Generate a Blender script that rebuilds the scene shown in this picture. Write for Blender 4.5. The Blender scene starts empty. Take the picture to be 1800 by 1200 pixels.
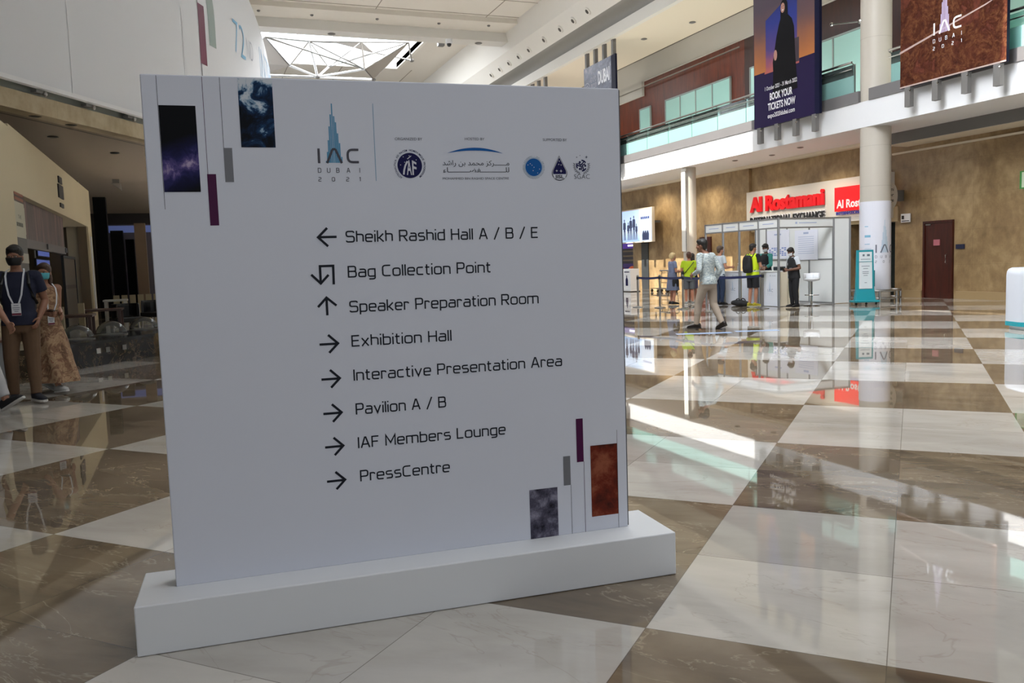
import bpy, bmesh, math, random
from mathutils import Vector, Matrix, noise
SC = bpy.context.scene
COL = SC.collection
random.seed(7)
PI = math.pi
K = 1.1077            # site units -> metres
EYE = 1.30

# ------------------------------------------------------------------ camera, sky, sun, big lights, exposure
cd = bpy.data.cameras.new('camera'); cam = bpy.data.objects.new('camera', cd); COL.objects.link(cam)
cd.sensor_width = 36.0; cd.lens = 1486.109 / 1800 * 36.0; cd.clip_end = 600; cd.clip_start = 0.05
f_ = Vector((0.35169, 0.93169, -0.09083)).normalized()
YAW, PITCH, ROLL = -0.44451930 + (math.pi / 2 - 2.376263313) * -1, -0.09094964, -0.03376312
f_ = Vector((math.sin(YAW) * math.cos(PITCH), math.cos(YAW) * math.cos(PITCH), math.sin(PITCH)))
r_ = f_.cross(Vector((0, 0, 1))).normalized(); u_ = r_.cross(f_)
rr = r_ * math.cos(ROLL) + u_ * math.sin(ROLL); uu = -r_ * math.sin(ROLL) + u_ * math.cos(ROLL)
cam.matrix_world = Matrix(((rr.x, uu.x, -f_.x, 0), (rr.y, uu.y, -f_.y, 0), (rr.z, uu.z, -f_.z, EYE * K), (0, 0, 0, 1)))
SC.camera = cam

W = bpy.data.worlds.new('sky'); SC.world = W; W.use_nodes = True
bg = W.node_tree.nodes['Background']; bg.inputs[0].default_value = (0.80, 0.90, 1.0, 1); bg.inputs[1].default_value = 3.0

SC.view_settings.view_transform = 'Standard'; SC.view_settings.look = 'None'
SC.view_settings.gamma = 1.0; SC.view_settings.use_curve_mapping = False
SC.view_settings.exposure = 0.5

def sun(direction, strength, color, angle=0.5):
    L = bpy.data.lights.new('sun', 'SUN'); L.energy = strength; L.color = color; L.angle = math.radians(angle)
    o = bpy.data.objects.new('sun', L); COL.objects.link(o)
    o.rotation_euler = Vector(direction).to_track_quat('-Z', 'Y').to_euler(); return o
def area(name, loc, sx, sy, power, color=(1, 1, 1), direction=(0, 0, -1), spread=180):
    L = bpy.data.lights.new(name, 'AREA'); L.shape = 'RECTANGLE'; L.size = sx * K; L.size_y = sy * K
    L.energy = power; L.color = color; L.spread = math.radians(spread)
    o = bpy.data.objects.new(name, L); COL.objects.link(o); o.location = Vector(loc) * K
    o.rotation_euler = Vector(direction).to_track_quat('-Z', 'Y').to_euler(); return o

sun((0.6, 0.02, -0.8), 9.0, (1.0, 0.95, 0.86))
# added overhead fills; only the second sits in a visible roof light 
area('roof_daylight_fill', (6.5, 29, 12.35), 4.4, 10, 2600, (0.95, 0.97, 1.0), spread=62)  # added fill; its floor bounce brightens ceiling and drum
area('roof_daylight_fill', (6.3, 45.55, 14.05), 11.6, 8.1, 2600, (0.95, 0.97, 1.0))
area('roof_daylight_fill', (8.0, 11, 12.3), 5, 12, 2200, (0.95, 0.97, 1.0), direction=(.62, .05, -.78), spread=140)  # added tilted fill for the gallery front and stone wall
area('rear_fill', (3, -13.6, 4.2), 16, 5, 490, (0.86, 0.92, 1.0), direction=(0, 1, 0))  # added soft fill before the closed rear wall, lights the sign face
# added upward fill in the gallery, and lamps in the soffit under it
def spot(name, loc, power, color, deg=150, r=.06):
    L = bpy.data.lights.new(name, 'SPOT'); L.energy = power; L.color = color; L.spot_size = math.radians(deg); L.spot_blend = .6; L.shadow_soft_size = r
    o = bpy.data.objects.new(name, L); COL.objects.link(o); o.location = Vector(loc) * K; return o
area('gallery_fill', (17.7, 22, 5.25), .8, 40, 480, (1.0, .93, .82), direction=(0, 0, 1))  # added fill facing up, brightens the gallery ceiling and back wall
area('roof_daylight_fill', (5.5, 2.5, 12.35), 8, 8, 320, (0.93, 0.96, 1.0), spread=110)  # added fill for the near floor and the plinth top
for x_, y_ in ((17.3, 8), (17.3, 13), (17.3, 20.9), (17.2, 24.0), (17.6, 27.5), (17.6, 31)): spot('soffit_lamp', (x_, y_, 4.1 if y_ < 17 else 4.44), 25 if y_ < 17 else 210, (1.0, .88, .70))

# ------------------------------------------------------------------ materials
def lin(h):
    if isinstance(h, str):
        h = h.lstrip('#'); c = [int(h[i:i + 2], 16) / 255 for i in (0, 2, 4)]
    else: c = [x for x in h]
    return tuple(((x / 12.92) if x <= 0.04045 else ((x + 0.055) / 1.055) ** 2.4) for x in c) + (1.0,)
class NT:
    def __init__(s, name):
        s.m = bpy.data.materials.new(name); s.m.use_nodes = True; s.t = s.m.node_tree; s.n = s.t.nodes; s.l = s.t.links
        s.b = s.n['Principled BSDF']
    def new(s, typ, **kw):
        n = s.n.new(typ)
        for k, v in kw.items():
            if k.startswith('i_'):
                key = k[2:]; key = int(key) if key.isdigit() else key.replace('_', ' ')
                n.inputs[key].default_value = v
            else: setattr(n, k, v)
        return n
    def link(s, a, b): s.l.new(a, b)
    def coord(s, kind='Object'): return s.new('ShaderNodeTexCoord').outputs[kind]
    def ramp(s, fac, stops, interp='LINEAR'):
        r = s.new('ShaderNodeValToRGB'); r.color_ramp.interpolation = interp
        e = r.color_ramp.elements
        while len(e) < len(stops): e.new(0.5)
        for el, (p, c) in zip(e, stops): el.position = p; el.color = lin(c)
        s.link(fac, r.inputs[0]); return r.outputs[0]
    def mix(s, fac, a, b, typ='MIX'):
        x = s.new('ShaderNodeMix', data_type='RGBA', blend_type=typ)
        for sock, v in ((x.inputs[0], fac), (x.inputs[6], a), (x.inputs[7], b)):
            if isinstance(v, (int, float)): sock.default_value = v
            elif isinstance(v, tuple): sock.default_value = v
            else: s.link(v, sock)
        return x.outputs[2]
    def math(s, op, a, b=None, c=None):
        x = s.new('ShaderNodeMath', operation=op)
        for i, v in enumerate((a, b, c)):
            if v is None: continue
            if isinstance(v, (int, float)): x.inputs[i].default_value = v
            else: s.link(v, x.inputs[i])
        return x.outputs[0]
    def noise(s, vec, scale, detail=4, rough=.55, dist=0, out=0):
        n = s.new('ShaderNodeTexNoise', i_Scale=scale, i_Detail=detail, i_Roughness=rough, i_Distortion=dist)
        s.link(vec, n.inputs[0]); return n.outputs[out]
    def bump(s, h, strength, dist=.01):
        b = s.new('ShaderNodeBump', i_Strength=strength, i_Distance=dist); s.link(h, b.inputs['Height']); s.link(b.outputs[0], s.b.inputs['Normal'])
MATS = {}
def mat(name, col, rough=.5, metal=0., spec=.5, emit=0., alpha=1., trans=0., bump=None, var=None):
    if name in MATS: return MATS[name]
    t = NT(name); b = t.b
    b.inputs['Base Color'].default_value = lin(col); b.inputs['Roughness'].default_value = rough
    b.inputs['Metallic'].default_value = metal; b.inputs['Specular IOR Level'].default_value = spec
    if emit:
        b.inputs['Emission Color'].default_value = lin(col); b.inputs['Emission Strength'].default_value = emit
    b.inputs['Transmission Weight'].default_value = trans
    b.inputs['Alpha'].default_value = alpha
    co = None
    if var:       # (scale, amount): gentle tone variation
        co = t.coord(); nz = t.noise(co, var[0], 5)
        c = Vector(lin(col)[:3]); lo = tuple(c * (1 - var[1])) + (1,); hi = tuple(min(1, x * (1 + var[1])) for x in c) + (1,)
        t.link(t.mix(nz, lo, hi), b.inputs['Base Color'])
    if bump:
        co = co or t.coord(); t.bump(t.noise(co, bump[0], 4), bump[1])
    MATS[name] = t.m; return t.m
def glass(name, col, alpha, rough=.02):
    if name in MATS: return MATS[name]
    t = NT(name)
    g = t.new('ShaderNodeBsdfTransparent'); g.inputs[0].default_value = lin(col)
    gl = t.new('ShaderNodeBsdfGlossy'); gl.inputs['Roughness'].default_value = rough
    fr = t.new('ShaderNodeFresnel', i_IOR=1.45)
    df = t.new('ShaderNodeBsdfDiffuse'); df.inputs[0].default_value = lin(col)
    m1 = t.new('ShaderNodeMixShader'); m1.inputs[0].default_value = alpha
    t.link(g.outputs[0], m1.inputs[1]); t.link(df.outputs[0], m1.inputs[2])
    m2 = t.new('ShaderNodeMixShader'); t.link(fr.outputs[0], m2.inputs[0]); t.link(m1.outputs[0], m2.inputs[1]); t.link(gl.outputs[0], m2.inputs[2])
    t.link(m2.outputs[0], t.n['Material Output'].inputs[0]); MATS[name] = t.m; return t.m

# ------------------------------------------------------------------ mesh builder
def V(*a): return Vector(a)
class MB:
    def __init__(s): s.v = []; s.f = []; s.mi = []; s.cur = 0
    def mat(s, i): s.cur = i; return s
    def add(s, vs, fs):
        o = len(s.v); s.v += [Vector(x) for x in vs]; s.f += [tuple(i + o for i in f) for f in fs]; s.mi += [s.cur] * len(fs); return s
    def box(s, c, d, rz=0, M=None):
        x, y, z = (q / 2 for q in d); vs = [V(a, b, e) for e in (-z, z) for b in (-y, y) for a in (-x, x)]
        R = M or Matrix.Rotation(rz, 3, 'Z'); vs = [R @ q + V(*c) for q in vs]
        return s.add(vs, [(0, 2, 3, 1), (4, 5, 7, 6), (0, 1, 5, 4), (2, 6, 7, 3), (0, 4, 6, 2), (1, 3, 7, 5)])
    def bx(s, a, b):
        return s.box([(a[i] + b[i]) / 2 for i in range(3)], [abs(b[i] - a[i]) for i in range(3)])
    def quad(s, *p): return s.add(p, [tuple(range(len(p)))])
    def cone(s, p, q, r0, r1=None, n=12, caps=True):
        p, q = Vector(p), Vector(q); r1 = r0 if r1 is None else r1
        d = (q - p).normalized(); a = d.orthogonal().normalized(); b = d.cross(a)
        vs = [p + (a * math.cos(2 * PI * i / n) + b * math.sin(2 * PI * i / n)) * r0 for i in range(n)] + [q + (a * math.cos(2 * PI * i / n) + b * math.sin(2 * PI * i / n)) * r1 for i in range(n)]
        fs = [(i, (i + 1) % n, n + (i + 1) % n, n + i) for i in range(n)]
        if caps: fs += [tuple(range(n - 1, -1, -1)), tuple(range(n, 2 * n))]
        return s.add(vs, fs)
    def ell(s, c, r, n=12, m=8, M=None):
        c = Vector(c); r = (r, r, r) if isinstance(r, (int, float)) else r
        vs = [V(0, 0, -r[2])]
        for j in range(1, m):
            t = -PI / 2 + PI * j / m
            for i in range(n):
                p = 2 * PI * i / n; vs.append(V(r[0] * math.cos(t) * math.cos(p), r[1] * math.cos(t) * math.sin(p), r[2] * math.sin(t)))
        vs.append(V(0, 0, r[2])); last = len(vs) - 1
        fs = [(0, 1 + (i + 1) % n, 1 + i) for i in range(n)]
        for j in range(m - 2):
            for i in range(n):
                a = 1 + j * n; fs.append((a + i, a + (i + 1) % n, a + n + (i + 1) % n, a + n + i))
        a = 1 + (m - 2) * n; fs += [(a + i, a + (i + 1) % n, last) for i in range(n)]
        if M: vs = [M @ q for q in vs]
        return s.add([q + c for q in vs], fs)
    def cap(s, p, q, r0, r1, n=12, ends=(1, 1)):
        s.cone(p, q, r0, r1, n)
        if ends[0]: s.ell(p, r0, n, 6)
        if ends[1]: s.ell(q, r1, n, 6)
        return s
    def chain(s, pts, rs, n=10):
        for i in range(len(pts) - 1): s.cap(pts[i], pts[i + 1], rs[i], rs[i + 1], n)
        return s
    def tube(s, pts, r, n=8, closed=False):
        pts = [Vector(p) for p in pts]; m = len(pts); vs = []; fs = []
        for i, p in enumerate(pts):
            a = pts[i - 1] if (i or closed) else p; b = pts[(i + 1) % m] if (i < m - 1 or closed) else p
            d = (b - a).normalized(); x = d.cross(V(0, 0, 1)); x = x.normalized() if x.length > 1e-3 else V(1, 0, 0); y = d.cross(x)
            vs += [p + (x * math.cos(2 * PI * k / n) + y * math.sin(2 * PI * k / n)) * r for k in range(n)]
        for i in range(m if closed else m - 1):
            j = (i + 1) % m
            fs += [(i * n + k, i * n + (k + 1) % n, j * n + (k + 1) % n, j * n + k) for k in range(n)]
        if not closed: fs += [tuple(range(n - 1, -1, -1)), tuple(range((m - 1) * n, m * n))]
        return s.add(vs, fs)
    def loft(s, rings, n=16, e=2.0, caps=True):
        # ring: (centre, u, v)   superellipse exponent e
        vs = []; fs = []
        for c, u, v in rings:
            c, u, v = Vector(c), Vector(u), Vector(v)
            for k in range(n):
                a = 2 * PI * k / n; ca, sa = math.cos(a), math.sin(a)
                vs.append(c + u * math.copysign(abs(ca) ** (2 / e), ca) + v * math.copysign(abs(sa) ** (2 / e), sa))
        m = len(rings)
        for i in range(m - 1):
            fs += [(i * n + k, i * n + (k + 1) % n, (i + 1) * n + (k + 1) % n, (i + 1) * n + k) for k in range(n)]
        if caps: fs += [tuple(range(n - 1, -1, -1)), tuple(range((m - 1) * n, m * n))]
        return s.add(vs, fs)
    def prism(s, poly, axis, a, b):
        # poly: 2D points; extruded along axis between a and b
        def P(p, t):
            return V(t, p[0], p[1]) if axis == 'x' else V(p[0], t, p[1]) if axis == 'y' else V(p[0], p[1], t)
        n = len(poly); vs = [P(p, a) for p in poly] + [P(p, b) for p in poly]
        fs = [(i, (i + 1) % n, n + (i + 1) % n, n + i) for i in range(n)] + [tuple(range(n - 1, -1, -1)), tuple(range(n, 2 * n))]
        return s.add(vs, fs)
    def lathe(s, prof, c=(0, 0, 0), n=24):
        c = Vector(c); vs = []; fs = []
        for r, z in prof: vs += [c + V(r * math.cos(2 * PI * k / n), r * math.sin(2 * PI * k / n), z) for k in range(n)]
        for i in range(len(prof) - 1):
            fs += [(i * n + k, i * n + (k + 1) % n, (i + 1) * n + (k + 1) % n, (i + 1) * n + k) for k in range(n)]
        fs += [tuple(range(n - 1, -1, -1)), tuple(range((len(prof) - 1) * n, len(prof) * n))]
        return s.add(vs, fs)
    def xf(s, M):
        s.v = [M @ q for q in s.v]; return s
    def build(s, name, m, parent=None, smooth=False, bevel=0, fix=True, scale=K):
        me = bpy.data.meshes.new(name); me.from_pydata([q * scale for q in s.v], [], s.f)
        for x in (m if isinstance(m, (list, tuple)) else [m]): me.materials.append(x)
        if any(s.mi): me.polygons.foreach_set('material_index', s.mi)
        if fix:
            b = bmesh.new(); b.from_mesh(me); bmesh.ops.recalc_face_normals(b, faces=b.faces); b.to_mesh(me); b.free()
        if smooth: me.polygons.foreach_set('use_smooth', [True] * len(me.polygons))
        me.update()
        o = bpy.data.objects.new(name, me); COL.objects.link(o)
        if parent: o.parent = parent
        if bevel:
            md = o.modifiers.new('bevel', 'BEVEL'); md.width = bevel * K; md.segments = 2; md.limit_method = 'ANGLE'; md.angle_limit = .6
        if smooth == 'auto': me.set_sharp_from_angle(angle=.6)
        return o
def thing(name, label, cat, loc=(0, 0, 0), rz=0, group=None, scale=1):
    o = bpy.data.objects.new(name, None); COL.objects.link(o); o.location = Vector(loc) * K; o.rotation_euler = (0, 0, rz); o.scale = (scale,) * 3
    o.empty_display_size = .1
    o['label'] = label; o['category'] = cat
    if group: o['group'] = group
    return o
def tag(o, label, cat, group=None, kind=None):
    o['label'] = label; o['category'] = cat
    if group: o['group'] = group
    if kind: o['kind'] = kind
    return o
def struct(o, label=None, cat=None):
    o['kind'] = 'structure'
    if label: o['label'] = label
    if cat: o['category'] = cat
    return o
def textmesh(s, bold=0, align='LEFT', spacing=1.0):
    c = bpy.data.curves.new('txt', 'FONT'); c.body = s; c.offset = bold; c.align_x = align; c.space_character = spacing; c.resolution_u = 4
    o = bpy.data.objects.new('txt', c); COL.objects.link(o)
    dg = bpy.context.evaluated_depsgraph_get(); me = bpy.data.meshes.new_from_object(o.evaluated_get(dg))
    vs = [v.co.copy() for v in me.vertices]; fs = [tuple(p.vertices) for p in me.polygons]
    bpy.data.objects.remove(o); bpy.data.curves.remove(c); bpy.data.meshes.remove(me)
    return vs, fs
def text(mb, s, org, xd, ud, width=None, height=None, bold=0, thick=0, capref=None, align='l', spacing=1.0):
    """lay flat text into a builder: org = lower left corner, xd/ud = unit axes"""
    vs, fs = textmesh(s, bold, spacing=spacing)
    if not vs: return mb
    x0, x1 = min(v.x for v in vs), max(v.x for v in vs)
    ch = capref or .72
    sy = height / ch; sx = (width / (x1 - x0)) if width else sy
    w = sx * (x1 - x0); off = {'l': 0, 'c': -w / 2, 'r': -w}[align]
    xd, ud, org = Vector(xd), Vector(ud), Vector(org); nd = xd.cross(ud)
    P = [org + xd * ((v.x - x0) * sx + off) + ud * (v.y * sy) for v in vs]
    if not thick: return mb.add(P, fs)
    n = len(P); edges = {}
    for f in fs:
        for a, b in zip(f, f[1:] + f[:1]): edges[(a, b)] = 1
    side = [(a, b) for (a, b) in edges if (b, a) not in edges]
    mb.add([p + nd * thick for p in P] + P, list(fs) + [tuple(i + n for i in reversed(f)) for f in fs] + [(b, a, a + n, b + n) for a, b in side])
    return mb
XL, ZU = V(0, -1, 0), V(0, 0, 1)      # reading direction on surfaces that face -X
def remesh(mb, vox, smooth=3):
    me = bpy.data.meshes.new('tmp'); me.from_pydata(mb.v, [], mb.f)
    b = bmesh.new(); b.from_mesh(me); bmesh.ops.recalc_face_normals(b, faces=b.faces); b.to_mesh(me); b.free()
    o = bpy.data.objects.new('tmp', me); COL.objects.link(o)
    r = o.modifiers.new('r', 'REMESH'); r.mode = 'VOXEL'; r.voxel_size = vox
    if smooth:
        q = o.modifiers.new('s', 'SMOOTH'); q.factor = .5; q.iterations = smooth
    dg = bpy.context.evaluated_depsgraph_get(); dg.update(); m2 = bpy.data.meshes.new_from_object(o.evaluated_get(dg))
    bpy.data.objects.remove(o); bpy.data.meshes.remove(me); return m2

# ------------------------------------------------------------------ surfaces of the building
def floor_mat():
    t = NT('marble_floor'); b = t.b
    co = t.coord()
    # tile axes are turned 46 degrees against the building
    sep = t.new('ShaderNodeSeparateXYZ'); t.link(co, sep.inputs[0])
    ex, ey, og = V(1.084, -1.128) * K, V(1.161, 1.115) * K, V(1.434, 2.553) * K
    def axis(e):
        L2 = e.length_squared
        a = t.math('MULTIPLY', t.math('SUBTRACT', sep.outputs[0], og.x), e.x / L2)
        c = t.math('MULTIPLY_ADD', t.math('SUBTRACT', sep.outputs[1], og.y), e.y / L2, a); return t.math('ADD', c, 400.0)
    i, j = axis(ex), axis(ey)
    par = t.math('MODULO', t.math('ADD', t.math('FLOOR', i), t.math('FLOOR', j)), 2.0)     # 0 white, 1 brown
    i2, j2 = t.math('MULTIPLY', i, 2.0), t.math('MULTIPLY', j, 2.0)
    cell = t.new('ShaderNodeCombineXYZ'); t.link(t.math('FLOOR', i2), cell.inputs[0]); t.link(t.math('FLOOR', j2), cell.inputs[1])
    wn = t.new('ShaderNodeTexWhiteNoise', noise_dimensions='3D'); t.link(cell.outputs[0], wn.inputs[0])
    # each slab gets its own offset of the stone pattern
    off = t.new('ShaderNodeVectorMath', operation='MULTIPLY_ADD'); t.link(wn.outputs[1], off.inputs[0]); off.inputs[1].default_value = (40, 40, 40); t.link(co, off.inputs[2])
    vec = off.outputs[0]
    mr = t.new('ShaderNodeMapping'); mr.inputs['Rotation'].default_value = (0, 0, .8055); t.link(vec, mr.inputs[0])
    mp = t.new('ShaderNodeMapping'); mp.inputs['Scale'].default_value = (.8, 1.9, 1); t.link(mr.outputs[0], mp.inputs[0])
    n1 = t.noise(mp.outputs[0], 1.5, 6, .58, .5); n2 = t.noise(mp.outputs[0], 5, 6, .6, 1.5)
    white = t.ramp(n1, [(.25, '#aba59c'), (.5, '#bab5ad'), (.75, '#c6c1b9')])
    brown = t.ramp(n1, [(.25, '#54493d'), (.5, '#736553'), (.78, '#8d7f6a')])
    def veins(scale, w, dist):
        n = t.noise(mp.outputs[0], scale, 5, .6, dist); d = t.math('ABSOLUTE', t.math('SUBTRACT', n, .5)); r = t.ramp(d, [(0, '#ffffff'), (w, '#000000')]); return r
    vb = veins(1.5, .012, 1.2); vm = t.math('MULTIPLY', vb, t.math('MULTIPLY', n2, .75))
    brown = t.mix(vm, brown, lin('#b9aa92'))
    vw = veins(1.1, .007, .8); vm2 = t.math('MULTIPLY', vw, t.math('MULTIPLY', n2, .55))
    white = t.mix(vm2, white, lin('#8d7f70'))
    c = t.mix(par, white, brown)
    tone = t.math('MULTIPLY_ADD', wn.outputs[0], .22, .89)
    tc = t.new('ShaderNodeCombineColor')
    for k in range(3): t.link(tone, tc.inputs[k])
    c = t.mix(1.0, c, tc.outputs[0], 'MULTIPLY')
    def joint(v, w):
        fr = t.math('FRACT', v); return t.math('LESS_THAN', t.math('MINIMUM', fr, t.math('SUBTRACT', 1.0, fr)), w)
    g = t.math('MAXIMUM', joint(i2, .0022), joint(j2, .0022))
    c = t.mix(t.math('MULTIPLY', g, .65), c, lin('#4a4138'))
    t.link(c, b.inputs['Base Color'])
    rg = t.math('MULTIPLY_ADD', t.noise(co, 3, 4), .03, .006); t.link(rg, b.inputs['Roughness'])
    b.inputs['IOR'].default_value = 1.62
    t.bump(t.noise(co, 1.1, 2), .014, .02)
    return t.m
def stone_mat(name, cols, jx=2.0, jz=1.0):
    t = NT(name); co = t.coord(); mp = t.new('ShaderNodeMapping'); mp.inputs['Scale'].default_value = (1, 1, .8); t.link(co, mp.inputs[0])
    n = t.noise(mp.outputs[0], .9, 8, .62, .6); n2 = t.noise(mp.outputs[0], 4.5, 6, .6)
    c = t.ramp(t.math('MULTIPLY_ADD', n2, .35, t.math('MULTIPLY', n, .7)), [(.36, cols[0]), (.52, cols[1]), (.70, cols[2])])
    sep = t.new('ShaderNodeSeparateXYZ'); t.link(co, sep.inputs[0])
    def joint(v, size, w):
        fr = t.math('FRACT', t.math('ADD', t.math('DIVIDE', v, size), 100.0)); return t.math('LESS_THAN', fr, w)
    g = t.math('MAXIMUM', joint(sep.outputs[1], jx, .004), joint(sep.outputs[2], jz, .006))
    t.link(t.mix(t.math('MULTIPLY', g, .35), c, lin('#3d3122')), t.b.inputs['Base Color'])
    t.b.inputs['Roughness'].default_value = .35; return t.m
def wood_mat(name, cols, scale=1.0, rough=.35):
    t = NT(name); co = t.coord(); mp = t.new('ShaderNodeMapping'); mp.inputs['Scale'].default_value = (3, 3, .35); t.link(co, mp.inputs[0])
    n = t.noise(mp.outputs[0], 3 * scale, 6, .6, .4); t.link(t.ramp(n, [(.3, cols[0]), (.7, cols[1])]), t.b.inputs['Base Color']); t.b.inputs['Roughness'].default_value = rough; return t.m
FLOOR = floor_mat()
STONE = stone_mat('travertine', ['#745d40', '#927a57', '#b39b74'])
STONEL = stone_mat('beige_stone', ['#8f7f5f', '#a8987a', '#b9ab8f'], 1.6, 3)
WHITEP = mat('white_plaster', '#d9d6cf', .7, var=(.3, .03))
CEIL = mat('ceiling_board', '#d3cec5', .75, var=(.25, .03))
CREAM = mat('cream_soffit', '#ddd3c0', .7)
GREYP = mat('grey_bulkhead', '#b9b7b0', .7)
DGREY = mat('dark_grey_metal', '#6d6b69', .5)
CURB = mat('grey_curb_stone', '#6f6d6e', .4, var=(2, .06))
REDWOOD = wood_mat('red_veneer', ['#4a1c08', '#6f2e10'])
DARKWOOD = wood_mat('dark_red_veneer', ['#28100a', '#3c170d'])
STEEL = mat('brushed_steel', '#a9a8a6', .28, metal=1)
ALU = mat('aluminium', '#a6a8ab', .38, metal=.8)
CHROME = mat('chrome', '#d5d5d5', .08, metal=1)
BLACK = mat('black', '#0c0c0d', .45)
DARK = mat('dark_brown', '#231d1a', .6)
TEALGLASS = mat('frosted_teal_glass', '#a9d6d0', .18)
PANEG = glass('clear_green_glass', '#cfe9e4', .10)
FROST = glass('frosted_balustrade_glass', '#a8dcd6', .60, .1)
WHITE = mat('white_paint', '#e4e6ea', .45)
WHITEG = mat('white_gloss', '#e6e8ec', .22)

def S(name, m, *boxes, label=None, cat=None):
    mb = MB()
    for a, b in boxes: mb.bx(a, b)
    return struct(mb.build(name, m), label, cat)

# floor, outer walls
struct(MB().quad(V(-26, -16, 0), V(30, -16, 0), V(30, 66, 0), V(-26, 66, 0)).build('floor', FLOOR, fix=False), 'polished checkered floor of white and brown marble', 'floor')
# stone wall on the right, with a doorway for the exchange shop, recess and cash machine shop
S('wall_right', STONE,
  ((18.9, -14, 0), (19.4, 18.82, 4.49)), ((18.9, 18.82, 2.15), (19.4, 20.6, 4.49)), ((18.9, 20.6, 0), (19.4, 25.4, 4.49)), ((18.78, 25.4, 0), (19.4, 32.5, 4.49)),
  ((18.9, 32.5, 2.3), (19.4, 37.4, 4.49)), ((18.78, 33.15, 0), (19.4, 33.9, 2.3)), ((18.9, 37.4, 0), (19.4, 62, 4.49)),
  label='tall beige travertine wall behind the booth', cat='wall')
S('baseboard_right', mat('stone_skirting', '#9a835f', .4), ((18.87, -14, 0), (18.9, 16.74, .2)), ((18.87, 17.86, 0), (18.9, 18.82, .2)))
S('wall_shop', DARK, ((20.6, 18, 0), (20.7, 21.4, 2.6)), ((19.4, 18.2, 0), (20.6, 18.3, 2.6)), ((19.4, 21.2, 0), (20.6, 21.3, 2.6)))
S('wall_far', WHITEP, ((-26, 64, 0), (30, 64.4, 13.4)))
S('wall_rear', WHITEP, ((-26, -14.4, 0), (30, -14, 13.4)))
S('wall_left', WHITEP, ((-26, -14, 0), (-25.6, 64, 13.4)))
# gallery on the right
S('trim_1', mat('gallery_white', '#e3e5e8', .7), ((16.4, -14, 4.49), (26, 64, 5.14)), label='white front edge of the upper gallery', cat='balcony edge')
S('trim_2', CURB, ((16.37, -14, 5.14), (16.62, 17.2, 5.43)), ((16.37, 17.56, 5.14), (16.62, 64, 5.43)), label='grey stone kerb along the upper gallery', cat='kerb')
S('trim_3', CREAM, ((18.12, -14, 4.18), (18.9, 18.4, 4.49)), ((18.6, 18.4, 4.40), (18.9, 62, 4.49)), ((18.84, -14, 4.01), (18.9, 18.9, 4.06)))
S('trim_4', DGREY, ((18.09, -14, 4.20), (18.12, 18.4, 4.49)))  # dark grey facing paints the shade on the recess face
S('ceiling_gallery', CREAM, ((16.1, -14, 9.95), (30, 64, 10.2)))
S('trim_5', WHITEP, ((15.9, -14, 9.93), (16.1, 64, 10.36)), label='white roof edge above the upper gallery', cat='roof edge')
S('wall_gallery', GREYP, ((18.88, -14, 9.0), (19.2, 64, 9.95)), ((18.88, 33.0, 8.4), (19.0, 64, 9.0)))
S('wall_gallery_red', REDWOOD, ((19.0, 25.9, 5.14), (19.3, 64, 9.02)))
S('wall_gallery_dark', DARKWOOD, ((19.0, -14, 5.14), (19.3, 25.9, 9.02)))
S('trim_6', mat('shadow_gap', '#4a443d', .7), ((18.86, -14, 9.93), (18.89, 64, 9.97)))
# gallery windows
def window(n, y0, y1, z0, z1, panes, label):
    mb = MB(); w = .05
    for y in [y0 + (y1 - y0) * k / panes for k in range(panes + 1)]: mb.box((18.97, y, (z0 + z1) / 2), (.08, w, z1 - z0))
    for z in (z0, z1): mb.box((18.97, (y0 + y1) / 2, z), (.08, y1 - y0 + w, w))
    o = struct(mb.build('window_%d' % n, mat('window_frame', '#8f9a98', .4)), label, 'window')
    g = MB()
    for k in range(panes):
        a, b = y0 + (y1 - y0) * k / panes, y0 + (y1 - y0) * (k + 1) / panes
        g.bx((18.95, a + .03, z0 + .03), (18.98, b - .03, z1 - .03))
    g.build('pane', TEALGLASS, o)
window(1, 26.7, 31.2, 5.2, 7.85, 4, 'four-pane teal glass window in the red gallery wall')
window(2, 32.45, 33.35, 5.2, 7.85, 1, 'single narrow teal glass door pane at the left of the red gallery wall')
window(3, 20.0, 25.5, 5.2, 7.9, 4, 'teal glass window behind the expo banner and pillar')
window(4, 10.0, 15.4, 5.2, 7.3, 4, 'teal glass window at the right of the red planet banner')
# cable line across the gallery wall
struct(MB().tube([V(18.8, 25.9, 8.72), V(18.8, 40, 8.72)], .025, 6).build('trim_7', STEEL))

# main roof; unseen front slits cut to aim sun patches, back opening is visible
def slab(name, x0, x1, y0, y1, z0, z1, holes, m):
    xs = sorted({x0, x1, *[h[0] for h in holes], *[h[1] for h in holes]}); ys = sorted({y0, y1, *[h[2] for h in holes], *[h[3] for h in holes]})
    mb = MB()
    for a, b in zip(xs, xs[1:]):
        for c, d in zip(ys, ys[1:]):
            mx, my = (a + b) / 2, (c + d) / 2
            if not any(h[0] < mx < h[1] and h[2] < my < h[3] for h in holes): mb.bx((a, c, z0), (b, d, z1))
    return struct(mb.build(name, m))
slab('ceiling_front', -26, 14.7, -14, 39.3, 12.4, 12.7, [(8.75, 11.75, 21.8, 33.2), (10.25, 11.75, 4, 13), (5.2, 5.75, 4, 13.9)], CEIL)
SKY = (0.5, 12.1, 41.5, 49.6)
slab('ceiling_back', -26, 15.2, 39.3, 64, 12.95, 13.25, [SKY], CEIL)
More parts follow.
